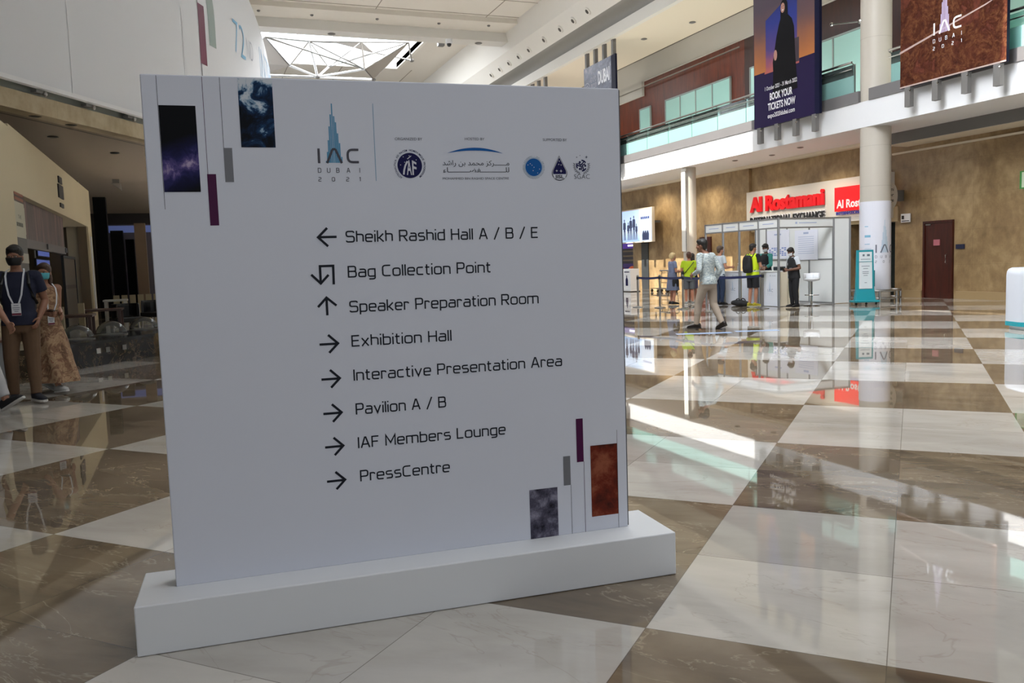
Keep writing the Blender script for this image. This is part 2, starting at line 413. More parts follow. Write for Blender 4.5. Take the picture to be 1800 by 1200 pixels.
# deep white frame around the visible roof light
sk = MB(); x0, x1, y0, y1 = SKY
for a, b in (((x0 - .2, y0 - .2, 12.9), (x0, y1 + .2, 14.2)), ((x1, y0 - .2, 12.9), (x1 + .2, y1 + .2, 14.2)), ((x0, y0 - .2, 12.9), (x1, y0, 14.2)), ((x0, y1, 12.9), (x1, y1 + .2, 14.2))): sk.bx(a, b)
o = struct(sk.build('window_5', WHITEP), 'big square roof light above the hanging lattice', 'skylight')
mb = MB()
for k in range(1, 6): mb.box((x0 + (x1 - x0) * k / 6, (y0 + y1) / 2, 14.1), (.06, y1 - y0, .12))
for k in range(1, 4): mb.box(((x0 + x1) / 2, y0 + (y1 - y0) * k / 4, 14.1), (x1 - x0, .06, .12))
mb.build('glazing_bars', WHITE, o)
# cross beam and the long beam that carries the air nozzles
S('trim_8', mat('beam_white', '#cfcdc8', .7), ((-26, 38.45, 11.78), (15.2, 39.35, 12.45)), label='white cross beam in front of the roof light', cat='beam')
S('trim_9', CEIL, ((-26, 36.9, 12.2), (14.9, 38.45, 12.42)))
nb = MB(); arc = [(15.42, 10.78)] + [(15.42 + .55 * math.sin(a) , 10.36 + .42 * math.cos(a)) for a in [k * PI / 2 / 8 for k in range(1, 9)]]
prof = [(14.55, 13.0), (14.9, 11.45), (15.0, 11.32), (15.42, 10.78)]
nb.prism(prof + [(16.0, 10.78), (16.0, 13.0)], 'y', -14, 64)
struct(nb.build('trim_10', WHITEP), 'long sloping white duct with round air nozzles', 'duct')
cv = MB(); n = len(arc)
cv.prism([(p[0], p[1]) for p in arc] + [(16.0, 10.8)], 'y', -14, 64)
struct(cv.build('trim_11', mat('grey_cove', '#85837f', .6), smooth='auto'), 'dark grey rounded cove under the nozzle duct', 'cove')
# joints in the ceiling boards
jb = MB(); jm = mat('ceiling_joint', '#8e877c', .8)
for y in (36.6, 34.4): jb.box((5, y, 12.395), (19.5, .03, .02))
for x in (-2, 3.2, 8.2, 13.2): jb.box((x, 30, 12.395), (.03, 16, .02))
for x in (3, 6, 9, 13.1): jb.box((x, 57, 12.945), (.04, 14, .02))
struct(jb.build('trim_12', jm))

# nozzles, spots and small ceiling things
NZ = [(15.2, y) for y in (30.66, 31.98, 33.27, 35.0, 36.78, 38.07, 39.37, 40.67, 41.95)]
dirn = V(-.79, 0, -.61)
for k, (x, y) in enumerate(NZ):
    mb = MB(); c = V(15.21, y, 11.05) + dirn * .01
    mb.cone(c - dirn * .06, c + dirn * .05, .17, .15, 16)
    o = mb.build('air_nozzle', WHITEP)
    tag(o, 'round air nozzle in the sloping white duct under the ceiling', 'air nozzle', 'air nozzles along the duct')
    MB().cone(c + dirn * .045, c + dirn * .056, .10, .09, 14).build('mouth', mat('nozzle_mouth', '#4a463f', .6), o)
for k, (x, y) in enumerate([(3.4, 37.6), (5.6, 37.7), (8.4, 37.6), (11.2, 37.6), (13.5, 37.4)]):
    o = MB().lathe([(.05, 0), (.08, -.02), (.045, -.07)], (x, y, 12.2), 12).build('sprinkler', DGREY)
    tag(o, 'tiny sprinkler head on the ceiling board near the cross beam', 'sprinkler', 'sprinkler heads on the ceiling')
for k, (x, y) in enumerate([(6.6, 38.9), (13.5, 38.9)]):
    o = MB().lathe([(.16, 0), (.18, -.02), (.12, -.05)], (x, y, 11.78), 16).build('downlight', DGREY)
    tag(o, 'flat round downlight under the white cross beam, %s one' % ('left' if k == 0 else 'right'), 'downlight')
t_ = thing('security_camera', 'white dome security camera hanging below the cross beam', 'camera', (11.95, 38.6, 11.78))
MB().lathe([(.16, 0), (.17, -.16), (.14, -.2)], n=16).build('housing', WHITE, t_)
MB().ell((0, 0, -.22), (.11, .11, .12)).build('dome', BLACK, t_)
t_ = thing('speaker_box', 'small grey box hanging on the ceiling beside the dome camera', 'speaker', (12.45, 41.6, 12.95))
MB().box((0, 0, -.45), (.32, .3, .55)).build('housing', DGREY, t_, bevel=.03)
MB().cone((0, 0, -.2), (0, 0, 0), .03).build('rod', STEEL, t_)

# hanging lattice below the roof light
lt = thing('hanging_lattice', 'star-shaped lattice of steel bars and grey sails hanging below the roof light', 'ceiling sculpture', (7.6, 43, 11.0))
Q = {k: V(x - 7.6, y - 43, z - 11.0) for k, (x, y, z) in dict(
    A=(4.0, 41.9, 12.25), B=(6.1, 42.4, 12.3), Cc=(8.6, 42.2, 12.36), D=(10.9, 42.0, 12.42), E=(5.2, 43.0, 11.25), F=(8.85, 43.0, 11.25),
    G=(6.6, 43.6, 10.9), H=(9.6, 44.5, 11.1), I=(3.4, 43.2, 11.35), J=(3.9, 44.2, 11.0), T=(7.9, 45.0, 13.0), L=(9.6, 44.2, 12.4), M_=(11.5, 43.8, 12.0), N=(7.3, 44.4, 11.6)).items()}
bar = lambda a, b, r=.035: MB().cone(Q[a], Q[b], r, r, 6)
mb = MB()
for a, b in ('AB', 'AE', 'BE', 'BF', 'AF'): mb.cone(Q[a], Q[b], .04, .04, 6)
for a, b in (('B', 'Cc'), ('Cc', 'D'), ('Cc', 'F'), ('Cc', 'N'), ('D', 'N'), ('N', 'B'), ('A', 'I'), ('D', 'F'), ('D', 'M_'), ('T', 'B'), ('T', 'L'), ('L', 'M_'), ('I', 'J'), ('J', 'G'), ('H', 'F'), ('H', 'D')): mb.cone(Q[a], Q[b], .04, .04, 6)
mb.build('bars', STEEL, lt)
mb = MB()
for a, b in (('E', 'G'), ('F', 'G'), ('N', 'G'), ('B', 'G'), ('J', 'H')): mb.cone(Q[a], Q[b], .06, .06, 6)
mb.build('white_bars', WHITE, lt)
SAIL = mat('grey_sail', '#a19c96', .7)
for tri in (('A', 'E', 'I'), ('I', 'E', 'J'), ('D', 'H', 'F'), ('T', 'L', 'Cc')):
    a, b, c = (Q[x] for x in tri); nn = (b - a).cross(c - a).normalized() * .012
    MB().add([a + nn, b + nn, c + nn, a - nn, b - nn, c - nn], [(0, 1, 2), (5, 4, 3), (0, 3, 4, 1), (1, 4, 5, 2), (2, 5, 3, 0)]).build('sail', SAIL, lt)
for a in ('G', 'H', 'I', 'M_'): MB().ell(Q[a], (.13, .13, .09), 8, 6).build('spotlight', DGREY, lt)
for x, y in ((3.6, 42), (11, 42.2), (7.9, 45)): MB().cone((x - 7.6, y - 43, 1.3), (x - 7.6, y - 43, 3.1), .012, .012, 5).build('hanger', STEEL, lt)

# balustrade of the gallery: one run on each side of the near pillar
def balustrade(y0, y1, label):
    t = thing('glass_balustrade', label, 'railing', (16.5, (y0 + y1) / 2, 5.43)); yc = (y0 + y1) / 2
    n = max(1, round((y1 - y0) / 1.5)); st = (y1 - y0) / n
    lo, hi = MB(), MB()
    for k in range(n):
        a, b = y0 + k * st + .015 - yc, y0 + (k + 1) * st - .015 - yc
        lo.bx((-.01, a, -.02), (.01, b, .46)); hi.bx((-.01, a, .46), (.01, b, .74))
    lo.build('frosted_glass', FROST, t); hi.build('clear_glass', PANEG, t)
    MB().tube([V(-.07, y0 - yc, .79), V(-.07, y1 - yc, .79)], .03, 8).build('handrail', STEEL, t)
    MB().tube([V(-.07, y0 - yc, .62), V(-.07, y1 - yc, .62)], .015, 8).build('lower_rail', STEEL, t)
    for k in range(n + 1):
        y = y0 + k * st - yc; mb = MB(); mb.box((.03, y, .35), (.02, .04, .8)); mb.tube([V(.03, y, .72), V(-.07, y, .77)], .014, 5); mb.build('bracket', STEEL, t)
balustrade(17.85, 62, 'long teal glass balustrade with steel handrail left of the near pillar')
balustrade(2, 16.6, 'teal glass balustrade with steel handrail behind the red planet banner')

# pillars
PIL = mat('pillar_cladding', '#bfb9ae', .45, var=(.6, .04))
pn = thing('pillar', 'thick round pillar wrapped in a white print beside the booth', 'pillar', (16.78, 17.38, 0))
MB().lathe([(.375, .0), (.375, 12.0)], n=40).build('shaft', PIL, pn, smooth='auto')
for z in (2.98, 4.0, 6.7, 8.2): MB().lathe([(.377, z), (.377, z + .02)], n=40).build('joint', mat('pillar_joint', '#b5afa4', .6), pn)
wrap = MB().lathe([(.385, .33), (.385, 2.6)], n=48).build('printed_wrap', mat('wrap_print', '#dfe1ec', .35), pn)
pf = thing('pillar', 'slim sunlit round pillar under the gallery left of the booth', 'pillar', (16.78, 26.12, 0))
MB().lathe([(.235, .0), (.235, 4.5)], n=32).build('shaft', PIL, pf, smooth='auto')
MB().box((-.245, -.03, 3.0), (.03, .30, 2.9)).build('info_strip', mat('info_strip', '#e8e6e0', .4), pf)
MB().box((-.258, -.165, 2.95), (.02, .03, 2.8)).build('strip_edge', DGREY, pf)
def cylprint(mb, s, R, zc, ang0, width, height, cx=0, cy=0, capref=.72, bold=0, spacing=1):
    vs, fs = textmesh(s, bold, spacing=spacing); x0, x1 = min(v.x for v in vs), max(v.x for v in vs); P = []
    for v in vs:
        a = ang0 + ((v.x - x0) / (x1 - x0) - .5) * width / R
        P.append(V(cx + R * math.cos(a), cy + R * math.sin(a), zc + v.y * height / capref))
    return mb.add(P, fs)

# ------------------------------------------------------------------ stroke alphabet of the direction sign (squarish, rounded)
GL = {
 'a': (.52, ['.06,.70 .52,.70,.17 .52,0', '.52,.41 0,.41,.15 0,0,.15 .52,0']),
 'b': (.52, ['0,1.05 0,0 .52,0,.18 .52,.70,.18 0,.70']),
 'c': (.48, ['.48,.70 0,.70,.18 0,0,.18 .48,0']),
 'd': (.52, ['.52,1.05 .52,0 0,0,.18 0,.70,.18 .52,.70']),
 'e': (.52, ['.50,0 0,0,.18 0,.70,.18 .52,.70,.18 .52,.36 0,.36']),
 'g': (.52, ['.52,0 0,0,.18 0,.70,.18 .52,.70 .52,-.26,.16 .05,-.26']),
 'h': (.50, ['0,1.05 0,0', '0,.70 .50,.70,.18 .50,0']),
 'i': (.0, ['0,.72 0,-.055', '0,1.06 0,.93']),
 'k': (.46, ['0,1.05 0,-.055', '0,.33 .12,.33 .46,.73', '.13,.34 .47,-.05']),
 'l': (.0, ['0,1.05 0,-.055']),
 'm': (.92, ['0,.755 0,-.055', '0,.70 .46,.70,.16 .46,-.055', '.40,.70 .92,.70,.16 .92,-.055']),
 'n': (.50, ['0,.755 0,-.055', '0,.70 .50,.70,.18 .50,-.055']),
 'o': (.54, ['.27,.70 0,.70,.19 0,0,.19 .54,0,.19 .54,.70,.19 .27,.70']),
 'p': (.52, ['0,-.30 0,.70 .52,.70,.18 .52,0,.18 0,0']),
 'r': (.34, ['0,.755 0,-.055', '0,.70 .34,.70,.16 .34,.56']),
 's': (.48, ['.46,.70 0,.70,.15 0,.37,.15 .48,.37,.15 .48,0,.15 .01,0']),
 't': (.30, ['.09,.98 .09,0,.16 .32,0', '-.04,.70 .31,.70']),
 'u': (.50, ['0,.755 0,0,.18 .50,0', '.50,.755 .50,-.055']),
 'v': (.52, ['0,.73 .26,-.01 .52,.73']),
 'x': (.50, ['0,.73 .50,-.05', '.50,.73 0,-.05']),
 'A': (.66, ['0,-.055 .29,1 .37,1 .66,-.055', '.10,.30 .56,.30']),
 'B': (.58, ['0,.53 .55,.53,.14 .55,1,.17 0,1 0,0 .58,0,.18 .58,.53,.18 .2,.53']),
 'C': (.60, ['.60,1 0,1,.24 0,0,.24 .60,0']),
 'D': (.62, ['0,0 0,1 .62,1,.26 .62,0,.26 0,0 0,.2']),
 'E': (.52, ['.54,1 0,1 0,0 .54,0', '0,.52 .49,.52']),
 'F': (.50, ['.52,1 0,1 0,-.055', '0,.50 .46,.50']),
 'H': (.60, ['0,1.055 0,-.055', '.60,1.055 .60,-.055', '0,.52 .60,.52']),
 'I': (.0, ['0,1.055 0,-.055']),
 'L': (.48, ['0,1.055 0,0 .50,0']),
 'M': (.74, ['0,-.055 0,1 .37,.22 .74,1 .74,-.055']),
 'P': (.56, ['0,-.055 0,1 .56,1,.19 .56,.44,.19 0,.44']),
 'R': (.60, ['0,-.055 0,1 .58,1,.19 .58,.46,.19 0,.46', '.30,.46 .60,-.055']),
 'S': (.60, ['.59,.86 .58,1,.17 0,1,.18 0,.52,.18 .60,.52,.18 .60,0,.18 0,0,.17 0,.13']),
 '/': (.44, ['0,-.12 .44,1.12']),
 '0': (.58, ['.29,1 0,1,.22 0,0,.22 .58,0,.22 .58,1,.22 .29,1']),
 '1': (.20, ['0,.86 .2,1 .2,-.055']),
 '2': (.54, ['0,1 .54,1,.18 .54,.55,.16 0,.42,.2 0,0 .56,0']),
 'U': (.60, ['0,1.055 0,0,.22 .60,0,.22 .60,1.055']),
 'G': (.60, ['.60,1 0,1,.24 0,0,.24 .60,0 .60,.46 .32,.46']),
}
def rounded(spec):
    P = []
    for w in spec.split():
        c = [float(q) for q in w.split(',')]; P.append((V(c[0], c[1]), c[2] if len(c) > 2 else 0))
    out = []; n = len(P)
    closed = (P[0][0] - P[-1][0]).length < 1e-6
    for i, (p, r) in enumerate(P):
        if r == 0 or i in (0, n - 1): out.append(p); continue
        a = (P[i - 1][0] - p); b = (P[i + 1][0] - p); ra = min(r, a.length * .98 if i == 1 else a.length * .5, b.length * .98 if i == n - 2 else b.length * .5)
        p0, p1 = p + a.normalized() * ra, p + b.normalized() * ra
        for k in range(6):
            t = k / 5; out.append(p0 * (1 - t) ** 2 + p * 2 * t * (1 - t) + p1 * t * t)
    return out, closed
def ribbon(mb, pts, w, f, closed=False):
    """flat stroke of width w through 2-D points; f maps 2-D -> 3-D"""
    q = []
    for p in pts:
        if not q or (p - q[-1]).length > 1e-5: q.append(p)
    pts = q
    if closed and (pts[0] - pts[-1]).length < 1e-5: pts = pts[:-1]
    n = len(pts); L, R = [], []
    for i, p in enumerate(pts):
        a = pts[i - 1] if (i or closed) else None; b = pts[(i + 1) % n] if (i < n - 1 or closed) else None
        d0 = (p - a).normalized() if a is not None else (b - p).normalized(); d1 = (b - p).normalized() if b is not None else d0
        n0, n1 = V(-d0.y, d0.x), V(-d1.y, d1.x); m = n0 + n1
        m = m.normalized() if m.length > 1e-4 else n0; s = 1 / max(.35, m.dot(n0))
        L.append(p + m * (w / 2 * s)); R.append(p - m * (w / 2 * s))
    vs = [f(x) for x in L] + [f(x) for x in R]
    fs = [(i, n + i, n + (i + 1) % n, (i + 1) % n) for i in range(n if closed else n - 1)]
    return mb.add(vs, fs)
ribbon0 = ribbon
def stroke_text(s, f0, cap, width=None, w=.105, gap=.21, space=.40):
    """f0 maps (x, z) in lettering units*cap to 3-D; returns used width"""
    x = 0; items = []
    for ch in s:
        if ch == ' ': x += space; items.append(None); continue
        g = GL[ch]; items.append((x, g)); x += g[0] + gap
    tot = x - gap; sx = (width / (tot * cap)) if width else 1
    mb = MB()
    for it in items + [None]:
        if it is None:
            if mb.v: mb.build('word_lettering', INK, pan, fix=False)
            mb = MB(); continue
        x, g = it
        for sp in g[1]:
            pts, cl = rounded(sp)
            ribbon(mb, [V((p.x + x) * sx, p.y) for p in pts], w, lambda q: f0(q.x * cap, (q.y + .055) * cap), cl)
    return tot * cap * sx

# ------------------------------------------------------------------ the direction sign in the foreground
INK = mat('sign_ink', '#1b1e28', .5, spec=.15); GREYINK = mat('grey_ink', '#4d4c55', .5, spec=.2); PURP = mat('purple_print', '#4a1040', .45, spec=.15)
GREYB = mat('grey_print', '#6c6d72', .45); BLUEL = mat('light_blue_print', '#5596bb', .5, spec=.2); NAVY = mat('navy_print', '#15134a', .45, spec=.1); BLUE = mat('blue_print', '#145da6', .45, spec=.1)
SIGNW = mat('sign_white', '#d6d9e4', .42, bump=(220, .006)); BASEW = mat('sign_base_white', '#dfe1e4', .5, bump=(60, .02))
ds = thing('direction_sign', 'large white conference direction sign with arrows on a white plinth', 'sign', (0.7807, 3.2087, 0), math.radians(-3.6))
SXo, FY = -.895, -.045       # left edge of the panel and plane of its printed face, in the sign's own axes
b0 = MB().box((.01, -.019, .09), (2.06, .35, .178)).build('plinth', BASEW, ds, bevel=.005)
for x in (-.9, .9): MB().box((x, 0, .003), (.12, .3, .006)).build('foot_pad', BLACK, ds)
pan = MB().box((0, 0, (.178 + 1.993) / 2), (1.79, .09, 1.993 - .178)).build('panel', SIGNW, ds, bevel=.004)
MB().box((.8965, 0, (.178 + 1.993) / 2), (.003, .088, 1.993 - .19)).build('edge_shadow', mat('edge_shadow', '#55565a', .5), pan)  # dark strip painted as the thin shadow along the right edge
def F(x, z, d=.0012): return V(SXo + x, FY - d, z)
def patch(name, x0, x1, z0, z1, m, parent=pan, d=.001):
    return MB().quad(F(x0, z0, d), F(x1, z0, d), F(x1, z1, d), F(x0, z1, d)).build(name, m, parent, fix=False)
LINES = [('Sheikh Rashid Hall A / B / E', .669, 1.4013, 1.4264), ('Bag Collection Point', .6701, 1.2713, 1.2259), ('Speaker Preparation Room', .6694, 1.1409, 1.4202),
 ('Exhibition Hall', .6707, 1.0118, 1.0571), ('Interactive Presentation Area', .6717, .8825, 1.5123), ('Pavilion A / B', .6735, .7528, 1.0248),
 ('IAF Members Lounge', .6754, .6232, 1.2634), ('PressCentre', .6774, .4944, 1.0294)]
for s, x0, z0, x1 in LINES:
    stroke_text(s, lambda x, z: F(x0 + .003 + x, z0 + z), .0385, x1 - x0 - .006, .138)
def arrow(*strokes):
    mb = MB()
    for k, st in enumerate(strokes): ribbon(mb, [V(*p) for p in st], .0088, lambda q: F(q.x, q.y, .0012 + .0001 * k))
    mb.build('arrow', INK, pan, fix=False)
arrow([(.569, 1.4232), (.6363, 1.4232)], [(.6033, 1.4565), (.5690, 1.4228), (.6038, 1.3890)])
arrow([(.6170, 1.2481), (.6181, 1.3168), (.5701, 1.3168), (.5699, 1.256)], [(.5371, 1.2868), (.5699, 1.2533), (.5998, 1.2842)])
arrow([(.5876, 1.199), (.5876, 1.1343)], [(.5551, 1.1660), (.5876, 1.2), (.6228, 1.1690)])
for zc in (1.0278, .8964, .7665, .6390, .5077): arrow([(.5532, zc - .001), (.620, zc - .001)], [(.5862, zc + .0333), (.621, zc), (.5872, zc - .0338)])
# printed pictures, stripes and thin lines
def tex_galaxy():
    t = NT('galaxy_print'); co = t.coord(); sep = t.new('ShaderNodeSeparateXYZ'); t.link(co, sep.inputs[0])
    z = t.math('ADD', sep.outputs[2], t.math('MULTIPLY', sep.outputs[0], -.35))
    n = t.noise(co, 18, 7, .65, .6); n2 = t.noise(co, 40, 5, .6)
    band = t.math('SUBTRACT', 1.0, t.math('MULTIPLY', t.math('ABSOLUTE', t.math('SUBTRACT', z, 2.165)), 8.5))
    band = t.math('MULTIPLY', t.math('MAXIMUM', band, 0.0), t.math('MULTIPLY', n, 1.75))
    c = t.ramp(band, [(.05, '#06070c'), (.35, '#16163a'), (.6, '#2b2a5c'), (.8, '#5c4f88'), (.98, '#b9a6c4')])
    st = t.ramp(n2, [(.74, '#000000'), (.80, '#8fa0d0')]); t.link(t.mix(1.0, c, st, 'ADD'), t.b.inputs['Base Color']); t.b.inputs['Roughness'].default_value = .5; t.b.inputs['Specular IOR Level'].default_value = .1; return t.m
def tex_earth():
    t = NT('earth_print'); co = t.coord(); sep = t.new('ShaderNodeSeparateXYZ'); t.link(co, sep.inputs[0])
    n = t.noise(co, 11, 9, .68, 1.2); h = t.math('MULTIPLY_ADD', sep.outputs[2], 1.25, -2.60)
    c = t.ramp(t.math('ADD', n, h), [(.36, '#0a0f18'), (.46, '#12243f'), (.54, '#1d3f66'), (.58, '#7fa0bb'), (.66, '#d6dde4')])
    t.link(c, t.b.inputs['Base Color']); t.b.inputs['Roughness'].default_value = .5; t.b.inputs['Specular IOR Level'].default_value = .1; return t.m
def tex_rock(name, cols, scale, bump):
    t = NT(name); co = t.coord(); n = t.noise(co, scale, 12, .72, .25); v = t.new('ShaderNodeTexVoronoi', feature='SMOOTH_F1', i_Scale=scale * .7); t.link(co, v.inputs[0])
    h = t.math('ADD', t.math('MULTIPLY', v.outputs[0], .5), t.math('MULTIPLY', n, .8))
    t.link(t.ramp(h, [(.42, cols[0]), (.58, cols[1]), (.76, cols[2])]), t.b.inputs['Base Color']); t.bump(h, bump, .03); t.b.inputs['Roughness'].default_value = .6; t.b.inputs['Specular IOR Level'].default_value = .15; return t.m
MARS = tex_rock('red_ground_print', ['#3d150c', '#6b2412', '#94533a'], 13, .35); MOON = tex_rock('grey_ground_print', ['#26242f', '#5d5a6c', '#a29fb2'], 22, .8)
patch('printed_picture', .0535, .1735, 1.591, 1.8885, tex_galaxy()); patch('printed_picture', .3190, .4370, 1.747, 1.9885, tex_earth())
patch('printed_picture', 1.3545, 1.476, .179, .3835, MOON); patch('printed_picture', 1.626, 1.746, .2395, .5405, MARS)
patch('printed_stripe', .2577, .287, 1.625, 1.7443, GREYB); patch('printed_stripe', .1975, .2275, 1.4727, 1.6529, PURP)
patch('printed_stripe', 1.5653, 1.5955, .4777, .659, PURP); patch('printed_stripe', 1.5050, 1.5355, .3860, .5077, GREYB)
LINE = mat('line_print', '#3a3640', .5)
for x0, z0, z1, m in ((.0520, 1.5314, 1.989, LINE), (.2005, 1.6529, 1.989, PURP), (.2590, 1.7443, 1.989, LINE), (1.5362, .179, .386, LINE), (1.5962, .179, .4777, PURP), (1.747, .179, .5975, LINE)):
    patch('thin_line', x0 - .0008, x0 + .0008, z0, z1, m, d=.0008)
# logos in the head of the sign
def iac_logo(F2, k, parent, ink, blue, cut=True):
    """F2(x, z): local logo units in metres at k = 1 (letters .053 high)"""
    mb = MB()
    heights = [(.614, 1.700), (.6195, 1.733), (.6245, 1.775), (.630, 1.825), (.636, 1.868), (.642, 1.907), (.648, 1.862), (.6535, 1.84), (.659, 1.80), (.6645, 1.765), (.670, 1.715)]
    for x, zt in heights:
        ribbon0(mb, [V(x, 1.6935), V(x, zt)], .0048 if x != .642 else .0042, lambda q: F2((q.x - .643) * k, (q.y - 1.69) * k, .0008))
    mb.build('logo_tower', blue, parent, fix=False)
    mb = MB(); g = lambda q: F2((q.x - .643) * k, (q.y - 1.69) * k, .0014)
    def ribbon(mb, pts, w, f, c=False):
        P = [a.lerp(b, i / 6) for a, b in zip(pts, pts[1:]) for i in range(6)] + [pts[-1]]; return ribbon0(mb, P, w, f, c)
    ribbon(mb, [V(.5875, 1.692), V(.5875, 1.745)], .0085, g)
    pts, _ = rounded('.616,1.692 .638,1.743,.008 .648,1.743,.008 .6695,1.692'); ribbon(mb, pts, .0085, g)
    pts, _ = rounded('.732,1.741 .692,1.741,.018 .692,1.696,.018 .732,1.696'); ribbon(mb, pts, .0085, g)
    for ch, x in zip('DUBAI', (.5823, .6153, .6485, .6865, .7335)):
        for sp in GL[ch][1]:
            p, c = rounded(sp); ribbon(mb, [V(x + q.x * .0165, 1.6585 + q.y * .0155) for q in p], .0022, g, c)
    for ch, x in zip('2021', (.5823, .6310, .6830, .7310)):
        for sp in GL[ch][1]:
            p, c = rounded(sp); ribbon(mb, [V(x + q.x * .0165, 1.627 + q.y * .0135) for q in p], .0022, g, c)
    mb.build('logo_lettering', ink, parent, fix=False)
iac_logo(lambda x, z, d: F(.643 + x, 1.69 + z, d), 1.0, pan, GREYINK, BLUEL)
patch('thin_line', .7921, .7937, 1.627, 1.9105, BLUEL)
def txt(s, x0, x1, z0, h, m=GREYINK, bold=0, d=.0013, name='small_print'):
    mb = MB(); text(mb, s, F(x0, z0, d), V(1, 0, 0), V(0, 0, 1), x1 - x0, h, bold); return mb.build(name, m, pan, fix=False)
txt('ORGANIZED BY', .8698, .9738, 1.7780, .0100); txt('HOSTED BY', 1.1402, 1.2186, 1.7808, .0100); txt('SUPPORTED BY', 1.4576, 1.5590, 1.7808, .0105)
def disc(name, cx, cz, r, m, d=.0010, n=40, a0=0, a1=2 * PI):
    return MB().add([F(cx + r * math.cos(a0 + (a1 - a0) * k / n), cz + r * math.sin(a0 + (a1 - a0) * k / n), d) for k in range(n)], [tuple(range(n))]).build(name, m, pan, fix=False)
def ringtext(s, cx, cz, r, a0, a1, h, m, bold=0):
    vs, fs = textmesh(s, bold, spacing=1.05); x0, x1 = min(v.x for v in vs), max(v.x for v in vs); P = []
    for v in vs:
        a = a0 + (v.x - x0) / (x1 - x0) * (a1 - a0); q = r + v.y * h / .72; P.append(F(cx + q * math.cos(a), cz + q * math.sin(a), .0012))
    MB().add(P, fs).build('ring_lettering', m, pan, fix=False)
cx, cz = .9222, 1.6843
disc('logo_disc', cx, cz, .0470, NAVY)
ringtext('ASTRONAUTICA  AD  PACEM  HOMINUMQUE  PROGRESSUM', cx, cz, .0530, math.radians(236), math.radians(-50), .0076, NAVY, .01)
mb = MB()
ribbon(mb, [V(-.0245, -.034), V(-.0225, -.018), V(-.0175, -.001), V(-.0085, .016)], .0066, lambda q: F(cx + q.x, cz + q.y, .0016))
for word, x0, x1, hh, b_ in (('A', -.0125, .0065, .060, .02), ('F', .0085, .0250, .055, .02)):
    vs, fs = textmesh(word, b_); a0, a1 = min(v.x for v in vs), max(v.x for v in vs)
    P = []
    for v in vs:
        u = (v.x - a0) / (a1 - a0); x = x0 + u * (x1 - x0); y = v.y / .72
        top = .020 + .018 * (1 - ((x - .003) / .03) ** 2); x -= .006 * (1 - (1 - y) ** 2) * (-1 if x < -.013 else 0) * 1.3
        P.append(F(cx + x, cz - .034 + y * (top + .018), .0016))
    mb.add(P, fs)
ribbon(mb, [V(-.009, .024), V(.0065, .036)], .0028, lambda q: F(cx + q.x, cz + q.y, .0017))
for x, z in ((-.024, .032), (-.001, .036), (.025, .021), (-.019, .012), (-.035, .002)):
    mb.add([F(cx + x + .0018 * math.cos(a * PI / 4), cz + z + .0018 * math.sin(a * PI / 4), .0016) for a in range(8)], [tuple(range(8))])
mb.build('logo_emblem', mat('emblem_white', '#d5d5de', .5), pan, fix=False)
# space centre logo: blue arc, two lines of arabic, one line of latin
mb = MB(); N_ = 30; up, dn = [], []
for k in range(N_ + 1):
    t = k / N_; x = 1.0685 + t * .223; up.append(F(x, 1.7310 + .0215 * (1 - (2 * t - 1) ** 2), .0012)); dn.append(F(x, 1.7310 + .0105 * (1 - (2 * t - 1) ** 2), .0012))
mb.add(up + dn, [(k, N_ + 1 + k, N_ + 2 + k, k + 1) for k in range(N_)]); mb.build('logo_arc', BLUE, pan, fix=False)
T_ = '\u0640'
l1 = '\uFEE3' + T_ * 6 + '\uFEAE\uFEDB\uFEB0 \uFEE3\uFEA4\uFEE4\uFEAA \uFE91\uFEE6 \uFEAD\uFE8D\uFEB7\uFEAA'
l2 = '\uFEDF\uFEE0' + T_ * 11 + '\uFED4\uFEC0' + T_ * 9 + '\uFE8E\uFE80'
txt(l1[::-1], 1.0489, 1.3154, 1.6855, .019, INK); txt(l2[::-1], 1.0501, 1.3144, 1.6590, .019, INK)
txt('MOHAMMED BIN RASHID SPACE CENTRE', 1.0475, 1.3120, 1.6312, .0088)
# academy logo
disc('logo_disc', 1.4163, 1.6782, .0345, BLUE)
PALE = mat('pale_blue_print', '#8fb3c6', .5)
mb = MB(); pts = [V(1.4163 + .0375 * math.cos(2 * PI * k / 48), 1.6782 + .0375 * math.sin(2 * PI * k / 48)) for k in range(48)]; ribbon(mb, pts, .0022, lambda q: F(q.x, q.y), True); mb.build('logo_ring', PALE, pan, fix=False)
ringtext('INTERNATIONAL ACADEMY  -  IAA  -  OF ASTRONAUTICS', 1.4163, 1.6782, .0405, math.radians(268), math.radians(-88), .0048, mat('grey_blue_print', '#6a7f92', .5))
mb = MB()
for x, z in ((-.024, .009), (-.014, .014), (-.007, .008), (.001, 0), (.024, -.007), (.016, -.022), (-.003, -.013)):
    mb.add([F(1.4163 + x + .0018 * math.cos(a * PI / 4), 1.6782 + z + .0018 * math.sin(a * PI / 4), .0016) for a in range(8)], [tuple(range(8))])
mb.build('logo_stars', mat('emblem_white', '#d5d5de'), pan, fix=False)
